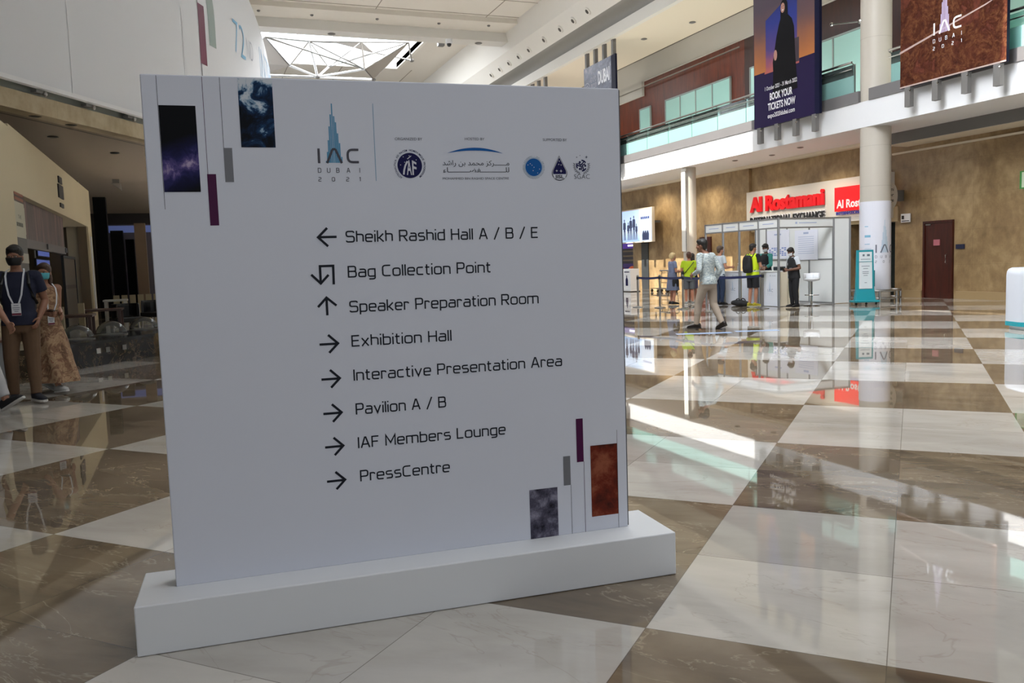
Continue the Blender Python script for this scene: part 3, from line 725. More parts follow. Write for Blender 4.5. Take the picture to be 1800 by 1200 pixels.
# space law institute logo: drop shape
cx, zt = 1.5245, 1.7245
def drop(s, dz=0):
    pts = [V(0, 0)]
    for k in range(0, 25):
        a = math.radians(20) - math.radians(220) * k / 24; pts.append(V(.0325 * math.cos(a), -.0685 + .0300 * math.sin(a)))
    c = V(0, -.052); return [c + (p - c) * s + V(cx, zt + dz) for p in pts]
for s, d, m in ((1.0, .0009, INK), (.93, .0011, SIGNW), (.86, .0013, NAVY)):
    P = drop(s); MB().add([F(p.x, p.y, d) for p in P], [tuple(range(len(P)))]).build('logo_drop', m, pan, fix=False)
mb = MB(); mb.add([F(cx + x, zt + z, .0015) for x, z in ((-.027, -.073), (.027, -.073), (.024, -.088), (.010, -.094), (-.010, -.094), (-.024, -.088))], [tuple(range(6))]); mb.build('logo_foot', SIGNW, pan, fix=False)
txt('IISL', cx - .017, cx + .017, zt - .0895, .0135, INK, .03, .0018)
mb = MB()
for x, z, r in ((0, -.022, .004), (-.003, -.035, .004), (.007, -.037, .004), (-.012, -.06, .006), (.006, -.061, .007)):
    P = []
    for k in range(8):
        q = r if k % 2 == 0 else r * .25; P.append(F(cx + x + q * math.cos(k * PI / 4), zt + z + q * math.sin(k * PI / 4), .0017))
    mb.add(P, [tuple(range(8))])
mb.build('logo_stars', mat('emblem_white', '#d5d5de'), pan, fix=False)
# generation council logo: globe of figures in a laurel
cx, cz = 1.6195, 1.6850
mb = MB()
for k in range(3):
    a = PI / 2 + .5 + k * 2 * PI / 3
    for ang, r, s in ((a, .0155, .0045),): mb.add([F(cx + r * math.cos(ang) + s * math.cos(q * PI / 5), cz + r * math.sin(ang) + s * math.sin(q * PI / 5), .0013) for q in range(10)], [tuple(range(10))])
    arc_ = [V(cx + .021 * math.cos(a - .5 - t * .25), cz + .021 * math.sin(a - .5 - t * .25)) for t in range(5)]; ribbon(mb, arc_, .0052, lambda q: F(q.x, q.y, .0012))
    ribbon(mb, [V(cx + .019 * math.cos(a - 1.1), cz + .019 * math.sin(a - 1.1)), V(cx + .004 * math.cos(a + .4), cz + .004 * math.sin(a + .4)), V(cx + .017 * math.cos(a + .5), cz + .017 * math.sin(a + .5))], .0045, lambda q: F(q.x, q.y, .00125))
for x, z, r in ((-.020, .033, .004), (-.006, .040, .003), (.022, .034, .0065)):
    mb.add([F(cx + x + (r if k % 2 == 0 else r * .3) * math.cos(k * PI / 4), cz + z + (r if k % 2 == 0 else r * .3) * math.sin(k * PI / 4), .0013) for k in range(8)], [tuple(range(8))])
mb.build('logo_globe', NAVY, pan, fix=False)
mb = MB()
for sgn in (-1, 1):
    for k in range(7):
        a = -PI / 2 + sgn * (.25 + k * .24); r = .0315; c = V(cx + r * math.cos(a), cz + r * math.sin(a)); d = V(-math.sin(a), math.cos(a)) * sgn; e = V(math.cos(a), math.sin(a))
        for o_ in (-1, 1):
            tip = c + d * .006 + e * o_ * .0048; mid = c + d * .003 + e * o_ * .0018; ribbon(mb, [c, mid, tip], .0021, lambda q: F(q.x, q.y))
mb.build('logo_laurel', GREYINK, pan, fix=False)
txt('SGAC', 1.5865, 1.6535, 1.6325, .0195, GREYINK, -.012)

# ------------------------------------------------------------------ hanging banners on the gallery front
def tex_city():
    t = NT('night_city_print'); co = t.coord(); sep = t.new('ShaderNodeSeparateXYZ'); t.link(co, sep.inputs[0])
    n = t.noise(co, 3.2, 8, .7, .8); c = t.ramp(n, [(.3, '#171b30'), (.5, '#36405e'), (.62, '#6d6a7c'), (.75, '#a18f7d')])
    t.link(c, t.b.inputs['Base Color']); t.b.inputs['Roughness'].default_value = .35; return t.m
def tex_sunset():
    t = NT('sunset_print'); co = t.coord(); sep = t.new('ShaderNodeSeparateXYZ'); t.link(co, sep.inputs[0])
    z = t.math('MULTIPLY_ADD', t.noise(co, 2.2, 4), .5, sep.outputs[2])
    mr = t.new('ShaderNodeMapRange', i_From_Min=.3, i_From_Max=4.2); t.link(z, mr.inputs[0])
    t.link(t.ramp(mr.outputs[0], [(.25, '#7a3a4a'), (.42, '#b2625a'), (.6, '#54457e'), (.8, '#2f3a86'), (1, '#2b3470')]), t.b.inputs['Base Color']); t.b.inputs['Specular IOR Level'].default_value = .1; return t.m
def tex_orange():
    t = NT('orange_column_print'); co = t.coord(); sep = t.new('ShaderNodeSeparateXYZ'); t.link(co, sep.inputs[0])
    mr = t.new('ShaderNodeMapRange', i_From_Min=1.2, i_From_Max=4.0); t.link(t.math('MULTIPLY_ADD', t.noise(co, 1.5, 3), .5, sep.outputs[2]), mr.inputs[0])
    t.link(t.ramp(mr.outputs[0], [(.15, '#c4741f'), (.45, '#9a5a2c'), (.75, '#5c3a3a'), (1, '#3f2b3c')]), t.b.inputs['Base Color']); return t.m
def tex_planet():
    t = NT('red_planet_banner'); co = t.coord(); n = t.noise(co, 1.7, 12, .66, .35); m = t.noise(co, .55, 3, .5)
    rg = t.math('SUBTRACT', 1.0, t.math('MULTIPLY', t.math('ABSOLUTE', t.math('SUBTRACT', n, .5)), 9.0)); rg = t.math('MAXIMUM', rg, 0.0)
    k = t.math('MULTIPLY', rg, t.math('GREATER_THAN', m, .40)); f = t.noise(co, 9, 6, .7)
    c = t.ramp(t.math('MULTIPLY_ADD', k, .30, t.math('MULTIPLY', f, .6)), [(.15, '#4a261d'), (.32, '#693729'), (.50, '#7a432f'), (.72, '#a8714a')])
    t.link(c, t.b.inputs['Base Color']); t.b.inputs['Specular IOR Level'].default_value = .1; t.b.inputs['Roughness'].default_value = .6; t.bump(t.math('MULTIPLY_ADD', k, .6, n), 1.0, .25); return t.m
BOXN = mat('banner_box', '#11132a', .5, spec=.15)
def banner(yc, z0, z1, label, w=2.80, X=16.06):
    t = thing('hanging_banner', label, 'banner', (X, yc, z0), 0, 'lightbox banners hung along the gallery')
    h = z1 - z0; MB().bx((0, -w / 2, 0), (.08, w / 2, h)).build('box', BOXN, t)
    for k in range(4):
        y = -w / 2 + .22 + (w - .44) * k / 3
        MB().box((.05, y, -.22), (.12, .16, .46)).build('lower_bracket', DGREY, t)
        MB().box((.06, y, h + (9.95 - z1) / 2), (.14, .16, 9.95 - z1)).build('upper_bracket', DGREY, t)
        MB().ell((-.0, y - .07, -.08), .03, 8, 6).build('bolt', CHROME, t)
    return t, w, h
def bp(mb, y0, y1, z0, z1, d):       # flat print on the face of a banner; y measured leftwards as seen (towards +Y)
    return mb.quad(V(-d, y1, z0), V(-d, y0, z0), V(-d, y0, z1), V(-d, y1, z1))
PRW = mat('print_white', '#e9e9ee', .5)
# 1: the blue and orange ad with the woman in black
t, w, h = banner(20.03, 5.06, 9.35, 'dark blue lightbox banner with a woman in black and BOOK YOUR TICKETS NOW')
bp(MB(), -w / 2, w / 2, 0, h, .003).build('print_ground', mat('print_purple', '#241a40', .5, spec=.1), t, fix=False)
bp(MB(), -.60, .90, 1.5, 3.40, .005).build('print_sky', tex_sunset(), t, fix=False)
oc = MB(); 
oc.add([V(-.007, 1.38, 1.56), V(-.007, .84, 1.56), V(-.007, .84, 3.0), V(-.007, 1.0, h), V(-.007, 1.38, h)], [(0, 1, 2, 3, 4)])
oc.add([V(-.007, -.52, 1.62), V(-.007, -1.22, 1.62), V(-.007, -1.22, h), V(-.007, 1.0, h), V(-.007, .84, 3.0), V(-.007, -.52, 3.55)], [(0, 1, 2, 3, 4, 5)])
oc.build('print_columns', tex_orange(), t, fix=False)
bp(MB(), -1.40, -1.22, .0, h, .009).build('print_edge', mat('print_navy', '#101230', .5, spec=.1), t, fix=False)
bp(MB(), -.60, -.40, 1.55, 2.2, .008).build('print_wall', mat('print_dark', '#2a1626', .4), t, fix=False)
body = [(.62, .75), (.58, 1.6), (.60, 2.0), (.52, 2.35), (.42, 2.85), (.30, 3.25), (.22, 3.45), (.22, 3.72), (.20, 3.98), (.10, 4.1), (-.02, 4.08), (-.10, 3.92), (-.12, 3.5), (-.30, 3.3), (-.40, 3.0), (-.44, 2.2), (-.5, 1.4), (-.55, .8)]
MB().add([V(-.010, a * .92 - .03, .95 + (b - .95) * .775) for a, b in body], [tuple(range(len(body)))]).build('print_figure', mat('print_black', '#0c090d', .5, spec=.1), t, fix=False)
skin = mat('print_skin', '#b08070', .5)
mb = MB(); mb.add([V(-.012, .075 + .088 * math.cos(k * PI / 10), 3.155 + .135 * math.sin(k * PI / 10)) for k in range(20)], [tuple(range(20))])
mb.add([V(-.012, .40 + .075 * math.cos(k * PI / 6), 1.93 + .15 * math.sin(k * PI / 6)) for k in range(12)], [tuple(range(12))]); mb.build('print_skin', skin, t, fix=False)
mb = MB()
for (a, b, rw, rh) in ((.115, 3.19, .016, .011), (.03, 3.20, .016, .011)): mb.add([V(-.014, a + rw * math.cos(k * PI / 4), b + rh * math.sin(k * PI / 4)) for k in range(8)], [tuple(range(8))])
mb.build('print_eyes', BLACK, t, fix=False)
mb = MB(); mb.add([V(-.014, .073 + .036 * math.cos(k * PI / 5), 3.095 + .016 * math.sin(k * PI / 5)) for k in range(10)], [tuple(range(10))]); mb.build('print_smile', PRW, t, fix=False)
mb = MB()
text(mb, '1 October 2021 - 31 March 2022', V(-.012, .88, 1.02), XL, ZU, 1.40, .115, .01)
text(mb, 'BOOK YOUR', V(-.012, .66, .72), XL, ZU, .98, .20, .03); text(mb, 'TICKETS NOW', V(-.012, .75, .44), XL, ZU, 1.20, .20, .03)
text(mb, 'expo2020dubai.com', V(-.012, .76, .22), XL, ZU, 1.18, .13, .012)
mb.build('print_lettering', PRW, t, fix=False)
# 2: red planet with the congress logo
t, w, h = banner(14.47, 5.13, 9.35, 'rust-red planet surface banner with white IAC DUBAI 2021 logo')
bp(MB(), -w / 2, w / 2, 0, h, .003).build('print_ground', tex_planet(), t, fix=False)
iac_logo(lambda x, z, d: V(-.004 - d * 2, .15 - x, .98 + z), 5.0, t, PRW, mat('print_lilac', '#b3a2bf', .5))
mb = MB(); mb.add([V(-.0045, 1.42, .80), V(-.0045, -.9, 1.28), V(-.0045, -1.3, 1.40), V(-.0045, -.9, 1.31), V(-.0045, 1.42, .85)], [(0, 1, 2, 3, 4)]); mb.build('print_streak', mat('print_streak', '#b39a94', .5), t, fix=False)
mb = MB().box((-.006, 0, .02), (.01, w, .03)).build('print_edge', mat('print_pale', '#b9a39d', .4), t)
# 3, 4: further banners of the same kind beyond
t, w, h = banner(31.5, 5.05, 9.35, 'dusky city banner reading DUBAI above the right corner of the white sign')
bp(MB(), -w / 2 + .35, w / 2, 0, h, .003).build('print_ground', tex_city(), t, fix=False)
mb = MB(); text(mb, 'DUBAI', V(-.006, .10, 3.42), XL, ZU, 1.0, .52, .03); mb.build('print_lettering', PRW, t, fix=False)
mb = MB(); text(mb, 'EXPO', V(-.006, .75, 3.62), XL, ZU, .5, .2, .01); text(mb, '2020', V(-.006, .75, 3.36), XL, ZU, .5, .2, .01); mb.build('print_small', mat('print_grey', '#8d8f9c', .5), t, fix=False)
mb = MB()
for k in range(3): 
    pts = [V(1.12 + (.1 + k * .09) * math.cos(a * PI / 12), 3.3 + (.13 + k * .12) * math.sin(a * PI / 12)) for a in range(24)]; ribbon(mb, pts, .04, lambda q: V(-.006, q.x, q.y), True)
mb.build('print_rings', mat('print_grey', '#8d8f9c'), t, fix=False)
banner(38.3, 5.05, 9.35, 'dark banner half hidden behind the white sign, next beyond the DUBAI banner')
# arm of a lamp on the pillar
t = thing('lamp_arm', 'thin steel lamp arm with a round head beside the pillar at gallery height', 'lamp', (16.6, 18.05, 7.22))
MB().tube([V(-.1, -.42, -.02), V(0, .73, .22)], .018, 8).build('arm', STEEL, t); MB().ell((0, .73, .22), .05).build('head', CHROME, t); MB().ell((-.1, -.42, -.02), .06).build('mount', CHROME, t)
# small lights under the gallery soffit
for k, (x, y) in enumerate([(17.3, 20.9), (17.6, 22.6), (17.2, 24.0), (17.6, 27.5)]):
    o = MB().lathe([(.09, 0), (.1, -.015), (.05, -.03)], (x, y, 4.49), 14).build('downlight', DGREY); tag(o, 'small recessed downlight in the cream soffit under the gallery', 'downlight', 'soffit downlights')
for k, (x, y) in enumerate([(17.4, 22.6), (17.0, 24.8), (17.9, 27.5), (17.3, 30)]):
    o = MB().lathe([(.11, 0), (.13, -.02), (.07, -.04)], (x, y, 9.95), 14).build('downlight', DGREY); tag(o, 'small recessed downlight in the high ceiling over the gallery', 'downlight', 'gallery ceiling downlights')

# ------------------------------------------------------------------ exchange shop sign, doors, things on the stone wall
t = thing('shop_sign', 'pale board with big red Al Rostamani letters above the booth', 'sign', (18.72, 22.3, 2.15))
MB().bx((0, -3.45, .10), (.18, 3.16, 1.40)).build('board', mat('sign_board', '#cdcac3', .5), t)
RED = mat('sign_red', '#e0101c', .35)
mb = MB(); text(mb, 'Al Rostamani', V(-.02, 2.88, .70), XL, ZU, 3.70, .50, .036, .06); text(mb, 'Al Rostamani', V(-.0245, 2.845, .70), XL, ZU, 3.70, .50, .036, .06); mb.build('letters', RED, t, fix=False)
mb = MB(); text(mb, 'INTERNATIONAL EXCHANGE', V(-.005, 2.87, .27), XL, ZU, 3.74, .25, .05, .03); mb.build('letter_halo', WHITE, t, fix=False)
mb = MB(); text(mb, 'INTERNATIONAL EXCHANGE', V(-.03, 2.88, .26), XL, ZU, 3.74, .24, .02, .04); mb.build('small_letters', mat('sign_dark', '#26282c', .4), t, fix=False)
MB().bx((-.1, -3.4, .42), (-.001, -1.36, 1.14)).build('logo_box', mat('sign_red_lit', '#ee1218', .35, emit=.35), t)
mb = MB(); text(mb, 'Al Rostamani', V(-.103, -1.45, .52), XL, ZU, 1.75, .24, .03); mb.build('logo_letters', PRW, t, fix=False)
mb = MB(); text(mb, 'INTERNATIONAL EXCHANGE', V(-.103, -1.45, .31), XL, ZU, 1.9, .09, .015, .02); mb.build('blue_letters', mat('sign_blue', '#3a46a0', .4), t, fix=False)
struct(MB().bx((18.86, 18.7, 2.15), (18.93, 25.4, 2.57)).build('trim_13', mat('pale_band', '#c9b792', .5)))
# shop interior behind the pillar
S('trim_14', mat('shop_front', '#10191a', .2), ((19.3, 18.82, 0), (19.34, 20.6, 2.15)))
d = thing('door_1', 'dark red wooden door in the stone wall right of the pillar', 'door', (18.88, 17.3, 0)); d['kind'] = 'structure'
DW = wood_mat('door_veneer', ['#2b0c07', '#47160d'], 1.5, .35)
mb = MB(); mb.box((-.01, .455, 1.04), (.08, .06, 2.09)); mb.box((-.01, -.455, 1.04), (.08, .06, 2.09)); mb.box((-.01, 0, 2.055), (.08, .85, .06)); mb.build('frame', DW, d)
MB().box((0, 0, 1.01), (.04, .85, 2.02)).build('leaf', DW, d)
MB().tube([V(-.03, -.30, 1.18), V(-.08, -.30, 1.16), V(-.08, -.30, .96), V(-.03, -.30, .94)], .014, 8).build('handle', CHROME, d)
MB().box((-.03, .03, 1.50), (.02, .2, .16)).build('notice', mat('notice_red', '#a8606a', .5), d)
mb = MB(); text(mb, 'NO', V(-.042, .07, 1.51), XL, ZU, .1, .04, .01); text(mb, 'ENTRY', V(-.042, .10, 1.45), XL, ZU, .15, .03, .01)
MB().box((-.045, .30, 1.99), (.03, .16, .03)).build('closer', STEEL, d)
o = MB().box((18.88, 16.61, 1.37), (.03, .26, .12)).build('door_plate', mat('plate_navy', '#1b2340', .4), None); tag(o, 'small navy plate on the stone wall right of the red door', 'sign plate')
mb = MB(); text(mb, '01', V(-.017, .04, -.03), XL, ZU, .09, .05, .01)
d = thing('door_2', 'red wooden door far behind the booth posts', 'door', (18.76, 28.1, 0)); d['kind'] = 'structure'
MB().box((0, 0, 1.05), (.06, .75, 2.1)).build('leaf', DW, d); MB().tube([V(-.05, -.28, 1.1), V(-.05, -.28, .95)], .014, 6).build('handle', CHROME, d)
t = thing('blade_sign', 'white round-ended sign sticking out of the wall beside the pillar', 'sign', (18.85, 18.55, 2.85))
P = [(-.42 + .22 * math.sin(k * PI / 14), .36 * math.cos(k * PI / 14)) for k in range(15)] + [(-.78 - .22 * math.sin(k * PI / 14), -.36 * math.cos(k * PI / 14)) for k in range(15)]
MB().prism(P, 'y', -.06, .06).build('plate', mat('blade_white', '#cfc9bd', .4), t)
mb = MB()
for s, z, x in (('Rostamani', .13, -.95), ('for', -.02, -.55), ('Exchange', -.17, -.92)): text(mb, s, V(x, -.063, z), V(1, 0, 0), ZU, -x - .34, .1, .01)
mb.build('lettering', BLACK, t, fix=False)
MB().box((-.09, 0, 0), (.26, .10, .3)).build('wall_box', DGREY, t)
t = thing('wall_notice', 'small white notice with a black pictogram on the stone wall by the pillar', 'notice', (18.86, 18.40, 2.22))
MB().box((0, 0, 0), (.03, .32, .24)).build('plate', WHITE, t); MB().box((-.018, .09, .02), (.01, .08, .1)).build('pictogram', BLACK, t); MB().box((-.018, 0, -.08), (.01, .26, .02)).build('line', BLACK, t)
o = MB().box((18.76, 29.35, 1.35), (.04, .22, .12)).build('call_plate', mat('plate_dark', '#3a332b', .4)); tag(o, 'small dark plate on the stone wall beside the slim pillar', 'sign plate')
t = thing('exit_sign', 'green edged sign box on the stone wall at the right border', 'sign', (18.8, 14.5, 2.9)); MB().box((0, 0, 0), (.08, .7, .42)).build('box', mat('exit_green', '#4c9a50', .4), t); MB().box((-.043, -.02, 0), (.01, .62, .36)).build('face', mat('exit_face', '#d7e6cf', .4), t)

# cash machine corner and screen far left on the stone wall
t = thing('advertising_screen', 'large lit advertising screen showing a family on the stone wall', 'screen', (18.2, 32.45, 2.0))
MB().bx((0, -1.28, .05), (.12, 1.6, 1.5)).build('housing', mat('screen_edge', '#cfc6b6', .5), t)
for y in (-.9, 1.2): MB().bx((.1, y - .05, .85), (.62, y + .05, .95)).build('bracket', DGREY, t)
def tex_ad():
    t = NT('screen_picture'); co = t.coord(); sep = t.new('ShaderNodeSeparateXYZ'); t.link(co, sep.inputs[0])
    mr = t.new('ShaderNodeMapRange', i_From_Min=0, i_From_Max=1.6); t.link(sep.outputs[2], mr.inputs[0]); c = t.ramp(mr.outputs[0], [(0, '#8fb6e6'), (.35, '#cfe2fa'), (1, '#b6d2f6')])
    t.link(c, t.b.inputs['Base Color']); t.link(c, t.b.inputs['Emission Color']); t.b.inputs['Emission Strength'].default_value = .5; return t.m
MB().quad(V(-.004, 1.56, .1), V(-.004, -1.22, .1), V(-.004, -1.22, 1.45), V(-.004, 1.56, 1.45)).build('picture', tex_ad(), t, fix=False)
MB().quad(V(-.006, -.2, .1), V(-.006, -1.22, .1), V(-.006, -1.22, 1.45), V(-.006, -.2, 1.45)).build('picture_panel', mat('screen_pale', '#d3e2f8', .4, emit=.45), t, fix=False)
for y, hh, s in ((1.12, .95, 1), (.78, .8, .8), (.55, 1.02, 1), (.27, 1.08, 1), (.05, .7, .7)):
    mb = MB(); mb.add([V(-.008, y + a * s, .18 + b * hh) for a, b in ((.09, 0), (.03, 0), (.01, .40), (-.01, .40), (-.04, 0), (-.10, 0), (-.08, .5), (-.13, .5), (-.12, .80), (-.03, .84), (.03, .84), (.12, .80), (.14, .5), (.08, .5))], [tuple(range(14))]); mb.add([V(-.008, y + .045 * s * math.cos(q * PI / 5), .18 + .91 * hh + .065 * math.sin(q * PI / 5)) for q in range(10)], [tuple(range(10))]); mb.build('picture_figure', mat('screen_people', '#3c476b', .5, emit=.25), t, fix=False)
for y in (-.55, -.72, -.9): mb = MB(); mb.add([V(-.009, y + a, .14 + b) for a, b in ((.1, 0), (-.1, 0), (-.11, .25), (-.04, .4), (.05, .38), (.11, .22))], [tuple(range(6))]); mb.build('picture_figure', mat('screen_people', '#3c476b'), t, fix=False)
mb = MB()
for k in range(5): mb.add([V(-.009, -.34 - k * .15, 1.03), V(-.009, -.45 - k * .15, 1.03), V(-.009, -.45 - k * .15, 1.13), V(-.009, -.34 - k * .15, 1.13)], [(0, 1, 2, 3)])
mb.build('picture_marks', mat('screen_ink', '#2a3f8a', .5, emit=.3), t, fix=False)
S('wall_cash', mat('cash_back', '#1d1830', .5), ((19.5, 33.0, 0), (19.6, 37.6, 2.3)))
t = thing('cash_machine', 'purple cash machine front in the wall opening below the screen', 'cash machine', (19.2, 35.0, 0))
MB().bx((0, -.95, 0), (.25, 1.1, 2.2)).build('front', mat('cash_dark', '#2a2532', .35), t)
MB().box((-.02, 0, 1.98), (.05, 2.0, .26)).build('header', mat('cash_purple', '#4a2a92', .4, emit=.3), t); MB().box((-.05, -.3, 1.98), (.02, .7, .08)).build('header_light', mat('cash_light', '#e8e4ff', emit=1.2), t)
for z in (1.72, 1.5, 1.3): MB().box((-.02, -.1, z), (.04, 1.6, .07)).build('shelf', mat('cash_shelf', '#6d5f4c'), t)
MB().box((-.03, .0, 1.0), (.05, 1.8, .3)).build('band', mat('cash_purple2', '#3b2a70', .4), t)
for y, r_c in ((.45, '#b03020'), (-.7, '#d05a28')): MB().ell((-.25, y, .78), (.2, .24, .26)).build('cushion', mat('cushion' + r_c, r_c, .6), t)
t = thing('sanitizer_kiosk', 'white waist-high box with a blue bottle symbol below the screen', 'kiosk', (17.2, 31.25, 0))
MB().box((0, 0, .48), (.42, .62, .94)).build('body', WHITE, t, bevel=.02)
mb = MB(); mb.add([V(-.212, a, b) for a, b in ((.1, .25), (-.1, .25), (-.1, .5), (-.03, .6), (-.03, .68), (.03, .68), (.03, .6), (.1, .5))], [tuple(range(8))]); mb.add([V(-.212, a, b) for a, b in ((.2, .80), (-.22, .80), (-.22, .84), (.2, .84))], [(0, 1, 2, 3)])
mb.build('symbol', NAVY, t, fix=False); MB().box((0, 0, .015), (.46, .66, .03)).build('base', BLACK, t)
struct(MB().bx((18.75, 32.5, 0), (18.88, 33.1, 2.25)).build('door_3', mat('grey_door', '#35383a', .3)), 'dark grey glass door between the stone piers', 'door')
# luggage trolley, grey wire
def trolley(y, x, label):
    t = thing('luggage_trolley', label, 'trolley', (x, y, 0), .3, 'parked trolleys'); 
    mb = MB()
    for yy in (-.28, .28): mb.tube([V(-.05, yy, .14), V(.55, yy, .14), V(.62, yy, .8), V(.5, yy, .84)], .018, 6)
    for k in range(5): mb.tube([V(-.05 + k * .14, -.28, .14), V(-.05 + k * .14, .28, .14)], .01, 5)
    for z in (.35, .55, .75): mb.tube([V(.60, -.28, z), V(.60, .28, z)], .012, 5)
    mb.build('frame', STEEL, t)
    for xx, yy in ((0, -.26), (0, .26), (.5, -.26), (.5, .26)): MB().cone((xx, yy - .02, .06), (xx, yy + .02, .06), .06, n=12).build('wheel', BLACK, t)
    MB().tube([V(.5, -.28, .84), V(.5, .28, .84)], .025, 8).build('push_bar', mat('dark_rubber', '#2a2a2c', .6), t)
trolley(28.9, 17.3, 'grey luggage trolley parked behind the blonde woman'); trolley(29.7, 17.5, 'second grey trolley, further left by the stone wall')

# ------------------------------------------------------------------ registration booth
BP = mat('booth_panel', '#e3e6e6', .45); PAP = mat('poster_paper', '#e3e6f2', .5); FAINT = mat('faint_print', '#a9b6d4', .6)
bt = thing('registration_booth', 'white shell-scheme registration booth with aluminium posts', 'booth', (13.85, 17.55, 0))
def post(x, y, h=2.235): MB().lathe([(.032, 0), (.032, h)], (x, y, 0), 8).build('post', ALU, bt)
YS = [0, .79, 1.62, 2.36, 3.20]
for y in YS: post(0, y)
for x, y in ((1.72, 0), (1.72, .9), (1.72, 1.8), (1.72, 2.7), (1.72, 3.2), (2.2, -.05)): post(x, y)
for a, b in zip(YS, YS[1:]):
    MB().box((0, (a + b) / 2, 2.10), (.02, b - a - .06, .21)).build('header_panel', BP, bt)
    MB().box((-.012, (a + b) / 2, 2.10), (.003, (b - a) * .55, .022)).build('header_print', FAINT, bt)
    for z in (2.215, 1.985): MB().box((0, (a + b) / 2, z), (.045, b - a, .035)).build('rail', ALU, bt)
MB().box((.86, 0, 2.10), (1.66, .02, .21)).build('header_panel', BP, bt)
MB().box((.9, -.012, 2.10), (.55, .003, .022)).build('header_print', FAINT, bt); MB().box((.54, -.012, 2.10), (.06, .003, .05)).build('header_emblem', FAINT, bt)
for z in (2.215, 1.985): MB().box((.86, 0, z), (1.72, .045, .035)).build('rail', ALU, bt)
for a, b in ((0, .9), (.9, 1.8), (1.8, 2.7), (2.7, 3.2)):
    MB().box((1.72, (a + b) / 2, 1.1), (.02, b - a - .06, 2.18)).build('wall_panel', BP, bt)
    for z in (2.215, .03, 1.16): MB().box((1.715, (a + b) / 2, z), (.035, b - a, .03)).build('rail', ALU, bt)
MB().box((1.96, -.025, 1.1), (.44, .02, 2.18), -.10).build('wall_panel', BP, bt); MB().box((1.96, -.025, 2.215), (.46, .04, .035), -.10).build('rail', ALU, bt)
MB().box((1.0, 1.6, .006), (1.5, 3.3, .012)).build('booth_carpet', mat('booth_carpet', '#8f8e8c', .8), bt)
t = thing('poster', 'large white poster with faint text on the booth side wall', 'poster', (15.54, 18.55, 1.55)); MB().box((0, 0, 0), (.008, .9, .8)).build('sheet', PAP, t)
mb = MB()
for k in range(9): mb.box((-.0055, .0, .22 - k * .055), (.001, .62, .012))
mb.box((-.0055, 0, .32), (.001, .2, .05)); mb.build('print', FAINT, t)
t = thing('poster', 'white poster with a blue floor plan behind the masked guard', 'poster', (15.54, 19.72, 1.6)); MB().box((0, 0, 0), (.008, .95, .8)).build('sheet', PAP, t)
mb = MB()
for k in range(5):
    for j in range(7):
        if (k * 3 + j * 5) % 4: mb.box((-.0055, .34 - j * .11, -.1 - k * .05), (.001, .085, .03))
mb.build('plan_print', mat('plan_blue', '#6f86c6', .6), t); MB().box((-.0055, 0, .28), (.001, .3, .04)).build('title_print', FAINT, t)
CT = mat('counter_front', '#dfe4ee', .4); CS = mat('counter_side', '#d9d0bb', .5)
labels = ['white booth counter at the front corner below the seated guard post', 'white booth counter behind the man with the black backpack', 'white booth counter above the black holdall', 'white booth counter at the far left end of the booth']
labels[0] = 'white booth counter nearest the front corner, in front of the masked guard'
for (a, b), lb in zip(zip(YS, YS[1:]), labels):
    t = thing('booth_counter', lb, 'counter', (14.12, 17.55 + (a + b) / 2, .012), 0, 'booth counters'); hw = (b - a) / 2 - .045
    MB().bx((-.235, -hw, 0), (-.215, hw, .87)).build('front_panel', CT, t)
    MB().bx((-.213, -hw, 0), (.04, hw, .87)).build('carcass', CS, t); MB().bx((-.25, -hw, .87), (.06, hw, .90)).build('worktop', WHITE, t, bevel=.004)
    iac_logo(lambda x, z, d: V(-.2365 - d, .0 - x, .36 + z), 1.4, t, mat('counter_ink', '#8d97a8'), mat('counter_blue', '#b9cbe0'))
    mb = MB(); text(mb, 'IAC', V(-.237, 0, .76), XL, ZU, .06, .04, .01); text(mb, 'DUBAI', V(-.237, -.1, .76), XL, ZU, .14, .03); mb.build('head_print', mat('counter_ink', '#8d97a8'), t, fix=False)
t = thing('side_cabinet', 'low cream cabinet at the booth corner left of the standing guard', 'cabinet', (14.32, 17.66, .012)); MB().box((0, 0, .34), (.26, .3, .68)).build('body', CS, t, bevel=.006); MB().box((-.0, -.155, .5), (.06, .02, .015)).build('handle', STEEL, t)
t = thing('bottle', 'small clear sanitizer bottle on the far booth counter', 'bottle', (14.02, 19.45, .915)); MB().lathe([(.03, 0), (.035, .02), (.035, .12), (.015, .15), (.015, .18)], n=14).build('body', glass('clear_plastic', '#eef3f6', .3), t, smooth=True); MB().cone((0, 0, .18), (0, 0, .21), .02).build('pump', WHITE, t)
t = thing('card_printer', 'small dark device on the counter between the two guards', 'printer', (14.04, 17.76, .915)); MB().box((0, 0, .05), (.2, .24, .1)).build('body', mat('device_dark', '#24303a', .4), t, bevel=.015); MB().box((-.05, 0, .11), (.08, .16, .02), 0).build('tray', WHITE, t)
t = thing('tablet', 'dark tablet lying on the counter in front of the man with the backpack', 'tablet', (14.0, 18.18, .915), .3); MB().box((0, 0, .01), (.14, .2, .014)).build('body', BLACK, t, bevel=.004); MB().box((0, 0, .018), (.12, .17, .002)).build('screen', mat('tablet_screen', '#5a6a80', .1), t)
